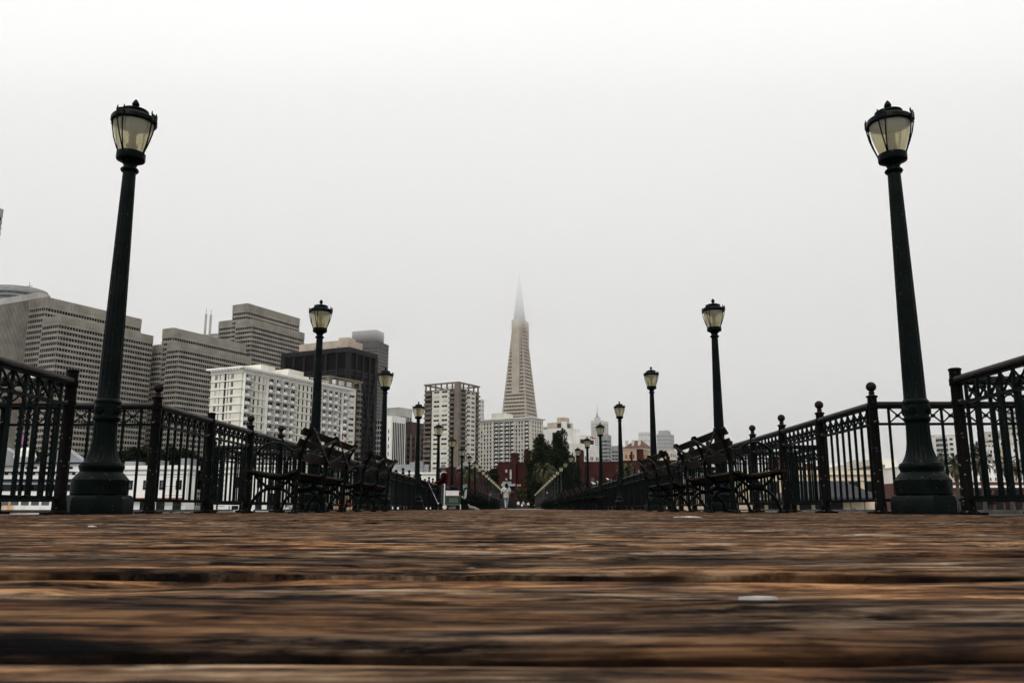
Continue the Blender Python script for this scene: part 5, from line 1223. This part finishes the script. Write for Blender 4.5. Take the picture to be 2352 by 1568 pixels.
HATM = mat('grey_brimmed_hat', (.10,.10,.12), (.16,.16,.18), rough=.9, scale=10); SCARF = mat('pale_blue_scarf', (.35,.45,.5), rough=.8)
fx, fy = CAM.x-178*34.6/1975, 34.6
# fisherman faces left (towards -x); his frame: +y forward -> rotate 90 deg
fm = person((fx, fy, 0), R(78), 1.74, 'angler in dark red jacket, grey brimmed hat and blue scarf by the left railing',
    dict(j=dict(wrl=(-.16,.34,1.08,.027), ell=(-.25,.06,1.14,.042), wrr=(.14,.36,1.06,.027), elr=(.25,.06,1.13,.042), head0=(0,.04,1.59,.072,.08), head=(0,.06,1.645,.082,.095), top=(0,.05,1.71,.055,.06)), nl=(.3,0,-1), nr=(-.3,0,-1)),
    dict(trousers=TROUS, jacket=MAROON, hem=.84, jgrow=.032, tgrow=.024))
ht = MB().lathe([(.075,1.70),(.20,1.672),(.205,1.678),(.10,1.715),(.095,1.76),(.085,1.80),(.05,1.822),(.01,1.83)], 20, (0,.05,0)).build('hat', HATM, fm, True)
MB().tube([(.085*math.cos(q), .025+.085*math.sin(q), 1.50+.012*math.sin(q)) for q in [i*.524 for i in range(13)]], .030, 8).build('scarf', SCARF, fm, True)
MB().box(-.06,.06,.40,.43,1.06,1.14).build('white_bait_packet', WHITE, fm)
COAT = mat('pale_grey_fleece', (.30,.29,.28), (.42,.41,.39), rough=.95, scale=14, bump=.5, bscale=60); JEAN = mat('pale_blue_jeans', (.22,.28,.34), (.32,.38,.44), rough=.85, scale=12)
wx, wy = CAM.x-35*52.5/1975, 52.5
wm = person((wx, wy, 0), 0, 1.62, 'woman in pale grey fleece and light jeans walking away down the pier',
    dict(j=dict(wrl=(-.31,.03,1.0,.027), ell=(-.29,-.07,1.18,.042), wrr=(.20,.16,.98,.027), elr=(.29,-.03,1.17,.042), knl=(-.05,.05,.50,.058), anl=(-.03,-.05,.12,.036), tol=(-.035,.10,.04,.032,.028), hel=(-.03,-.09,.08,.034),
                knr=(.08,.10,.50,.058), anr=(.02,.22,.09,.036), tor=(.02,.38,.04,.032,.028), her=(.02,.18,.04,.034), head=(.03,.05,1.64,.082,.095), head0=(.02,.04,1.59,.072,.08), top=(.03,.04,1.71,.055,.06))),
    dict(trousers=JEAN, jacket=COAT, hem=.72, hemr=(.22,.18), jgrow=dict(pel=.09, waist=.075, chest=.035, shl=.025, shr=.025, ell=.025, elr=.025), tgrow=.012, hair=dict(a=(0,-.02,.07,.08,.08), b=(0,-.045,.0,.12,.12), c=(0,-.07,-.09,.13,.12), d=(0,-.10,-.19,.12,.10), e=(0,-.12,-.26,.08,.06))))
MB().tube([(.17,-.10,1.48),(.05,-.20,1.32),(-.12,-.19,1.14),(-.30,-.10,.98)], .016, 6).build('bag_strap', HAIR, wm, True)
bag = MB().quadbox([(-.42,-.14,.70),(-.28,-.14,.70),(-.28,.12,.70),(-.42,.12,.70)], [(-.41,-.12,1.0),(-.31,-.12,1.0),(-.31,.10,1.0),(-.41,.10,1.0)]).build('shoulder_bag', HAIR, wm)
DARKC = mat('charcoal_coat', (.02,.02,.022), (.035,.035,.037), rough=.9, scale=10); BEIGE = mat('cream_coat', (.5,.46,.40), (.6,.56,.5), rough=.9, scale=10); BLUEJ = mat('blue_grey_jacket', (.18,.21,.27), (.25,.28,.34), rough=.9, scale=10)
def small(px, d, rz, h, lab, tm, jm, hem=None, hm=HAIR):
    person((CAM.x+(px-1197)*d/1975, d, .012 if d > 88 else 0), rz, h, lab, {}, dict(trousers=tm, jacket=jm, hem=hem, jgrow=.03, hairm=hm, hair=dict(a=(0,-.02,.07,.07,.07), b=(0,-.03,.0,.095,.095), c=(0,-.04,-.06,.09,.08))), 'distant walkers')
small(1126, 84, R(20), 1.66, 'distant walker in dark coat beside the far left benches', DARKC, DARKC, .8)
small(1190, 186, R(180), 1.75, 'distant walker in a cream coat with raised white hood', DARKC, BEIGE, .8, BEIGE)
small(1201.5, 172, R(160), 1.6, 'distant adult in blue grey jacket with child', DARKC, BLUEJ, None)
small(1198.6, 166, R(180), 1.0, 'small child in white top beside the distant adult', DARKC, WHITEW, None)
small(1207.2, 176, R(180), 1.05, 'tiny child in dark clothes, between the distant adult and the pale walker', DARKC, DARKC, None)
small(1213, 176, R(180), 1.4, 'distant walker in pale top, rightmost of the far group', DARKC, BEIGE, None)
# folding cart with crate
CRATE = mat('green_plastic_crate', (.008,.045,.028), (.012,.06,.038), rough=.5, scale=4); PLW = mat('white_plastic', (.62,.62,.60), (.72,.72,.70), rough=.45, scale=5); STEEL = mat('cart_steel', (.35,.35,.35), metal=.8, rough=.35)
cxx = CAM.x+(1039-1197)*34/1975; t = empty('shopping_cart', (cxx, 33.6, 0), R(8), 'two wheeled folding cart carrying a green crate, behind the angler', 'cart')
fr = MB()
for y in (-.14, .14):
    fr.tube([(-.30,y,.10),(-.29,y,1.0)], .013, 8).tube([(-.29,y,.20),(.34,y,.20)], .012, 8).tube([(.33,y,.20),(.34,y,.01)], .012, 8)
fr.tube([(-.29,-.14,1.0),(-.29,.14,1.0)], .014, 8).tube([(-.29,-.14,.6),(-.29,.14,.6)], .01, 8); fr.build('frame', PLW, t, True)
for y in (-.19, .19):
    w = MB().tube([(-.29,y-.02,.105),(-.29,y+.02,.105)], .105, 24).build('wheel', mat('rubber', (.015,.015,.015), rough=.8) if y < 0 else bpy.data.materials['rubber'], t, True)
    MB().tube([(-.29,y-.028,.105),(-.29,y+.028,.105)], .082, 20).build('rim', PLW, w, True)
cr = MB().box(-.25,.32,-.17,.17,.215,.235)
for z0, z1 in ((.235,.30),(.47,.53)): cr.box(-.25,.32,-.17,-.155,z0,z1).box(-.25,.32,.155,.17,z0,z1).box(-.25,-.235,-.155,.155,z0,z1).box(.305,.32,-.155,.155,z0,z1)
for i in range(14):
    x = -.24+i*.042; cr.bar((x,-.162,.30),(x+.04,-.162,.47),.012,.008).bar((x+.04,-.162,.30),(x,-.162,.47),.012,.008)
cr.box(-.25,-.13,-.168,-.158,.30,.47).box(.22,.32,-.168,-.158,.30,.47).box(-.24,.31,.158,.165,.30,.47); cr.build('crate', CRATE, t)
MB().box(-.13,.22,-.150,-.145,.31,.46).build('crate_liner', WHITE, t)
MB().box(-.24,.26,-.15,.15,.235,.70).box(-.26,.28,-.16,.16,.70,.74).box(-.25,.27,-.155,.155,.56,.575).build('cool_box', PLW, t)
MB().box(-.25,.34,-.175,.175,.535,.552).build('red_strap', mat('red_orange_strap', (.45,.05,.02)), t)
MB().tube([(-.1,0,.74),(.0,-.02,.86),(.18,0,.80),(.26,0,.74)], [.06,.10,.08,.03], 10).build('black_bag', HAIR, t, True)
MB().tube([(-.12,.05,.07),(.12,.05,.10),(.16,.05,.06)], [.05,.085,.03], 10).build('lower_bag', GREYW, t, True)
q = (CAM.x+(1064-1197)*36/1975, 36.4, 0); t = empty('plastic_bag', q, 0, 'limp white plastic bag hanging from a bench end beside the cart', 'bag')
MB().tube([(.08,0,.88),(.05,0,.72),(0,0,.55),(-.03,.02,.47)], [.03,.06,.10,.07], 8, fl=.5).build('sack', PLW, t, True)
q = (CAM.x+(1088-1197)*38/1975, 38, 0); t = empty('crumpled_bag', q, 0, 'crumpled pale plastic bag lying on the deck right of the cart', 'bag')
MB().tube([(-.26,0,.24),(-.17,0,.11),(.02,.02,.07),(.24,0,.02)], [.02,.07,.07,.015], 8, fl=.8).build('sack', mat('dirty_pale_plastic', (.15,.14,.12), (.40,.38,.33), rough=.6, scale=14), t, True)
# fishing rod leaning on the left railing
a = Vector((CAM.x+(1006-1197)*33/1975, 33, .22)); b = Vector((CAM.x+(980-1197)*33.4/1975, 33.4, 1.12)); c = Vector((CAM.x+(967-1197)*34/1975, 34, 1.85)); t = empty('fishing_rod', tuple(a), 0, 'slender fishing rod leaning on the left railing, left of the angler', 'fishing rod')
MB().tube([(0,0,-.2),(0,0,0)]+[tuple((b-a)*f) for f in (.3,.6,1)]+[tuple(c-a)], [.012,.012,.008,.007,.005,.002], 8).build('rod', mat('white_rod_blank', (.5,.5,.5), (.02,.02,.02), rough=.4, scale=3.5, contrast=(.45,.55)), t, True)
MB().tube([(-.03,0,.02),(.03,0,.02)], .035, 10).build('reel', STEEL, t, True)
# gulls
def gull(p, rz, label, sc=1.0):
    t = empty('gull', p, rz, label, 'seagull', 'gulls perched on the railings'); t.scale = (sc,)*3
    skinmesh('body', dict(tail=(-.20,0,.115,.012,.02), a=(-.11,0,.125,.045,.035), b=(0,0,.135,.065,.06), c=(.08,0,.165,.05,.045), n=(.12,0,.215,.028,.028), h=(.15,0,.25,.032,.03)), [('tail','a'),('a','b'),('b','c'),('c','n'),('n','h')], 'b', PLW, t)
    GW = bpy.data.materials.get('gull_grey_wing') or mat('gull_grey_wing', (.20,.21,.23), (.26,.27,.29), rough=.8, scale=20)
    for s_ in (-1, 1):
        skinmesh('wing', dict(a=(.07,s_*.052,.16,.030,.015), b=(-.04,s_*.06,.15,.034,.014), c=(-.16,s_*.035,.135,.014,.008), d=(-.25,s_*.012,.12,.006,.005)), [('a','b'),('b','c'),('c','d')], 'b', GW, t, 1)
        MB().tube([(.01,s_*.025,.09),(.015,s_*.025,0)], .005, 6).box(0,.05,s_*.025-.012,s_*.025+.012,0,.004).build('leg', mat('gull_leg', (.4,.2,.12)) if not bpy.data.materials.get('gull_leg') else bpy.data.materials['gull_leg'], t)
        MB().ball((.165,s_*.026,.258), .005, 6).build('eye', HAIR, t)
    MB().tube([(.175,0,.248),(.21,0,.243),(.222,0,.234)], [.009,.007,.002], 6).build('beak', bpy.data.materials.get('beak_yellow') or mat('beak_yellow', (.5,.35,.05)), t, True)
gull((XF, 41.8, 1.112), R(200), 'gull perched on the right railing beside the fifth lamp post', .9)
gull((XF, 34.8, 1.112), R(150), 'second gull on the right railing, mostly hidden by finials', .65)
gull((CAM.x+(3-1197)*8.55/1975, 8.55, 1.112), R(80), 'big white gull cut off by the left edge, on the alcove rail', 1.25)
# orange barrier behind the left benches
ORB = mat('orange_plastic', (.45,.14,.02), (.5,.18,.04), rough=.5, scale=3)
for i, (px, lab) in enumerate(((1333, 'orange barrier section low behind the left benches, leftmost'), (1380, 'middle orange barrier section low behind the left benches'), (1405, 'orange barrier section, third from the left behind the benches'), (1487, 'orange barrier section, rightmost behind the left benches'))):
    q = at(px/1.7415, 1160, 60); t = empty('barrier', (q.x, 60, .02), 0, lab, 'barrier', 'orange barriers behind the left railing')
    MB().box(-.4,.4,-.05,.05,.12,.36).box(-.4,-.33,-.15,.15,-.6,.12).box(.33,.4,-.15,.15,-.6,.12).box(-.4,-.36,-.03,.03,.36,1.0).box(.0,.04,-.03,.03,.36,1.0).box(.36,.4,-.03,.03,.36,1.0).build('board', ORB, t)

# ---------------------------------------------------------------- air
def volume_box(name, x0, x1, y0, y1, z0, z1, dens, col, label):
    m = bpy.data.materials.new(name); m.use_nodes = True; n = m.node_tree; n.nodes.clear()
    o = n.nodes.new('ShaderNodeOutputMaterial'); v = n.nodes.new('ShaderNodeVolumePrincipled'); v.inputs['Density'].default_value = dens; v.inputs['Color'].default_value = (*col, 1); v.inputs['Anisotropy'].default_value = .5
    n.links.new(v.outputs[0], o.inputs['Volume']); ob = MB().box(x0, x1, y0, y1, z0, z1).build(name, m); tag(ob, label, kind='stuff'); return ob
volume_box('haze', -6100, 6100, -400, 7100, -10, 340, .000015, (1,1,1), 'thin pale haze over the bay and city')
volume_box('low_cloud', -4500, 4500, 380, 5300, 200, 305, .0105, (1,1,1), 'low cloud layer swallowing the tower tops')  # low cloud volume, nested inside the haze around the tower tops
volume_box('far_fog', -3500, 4500, 1120, 5200, -9, 190, .0005, (1,1,1), 'ground fog veiling the farthest hills and blocks')
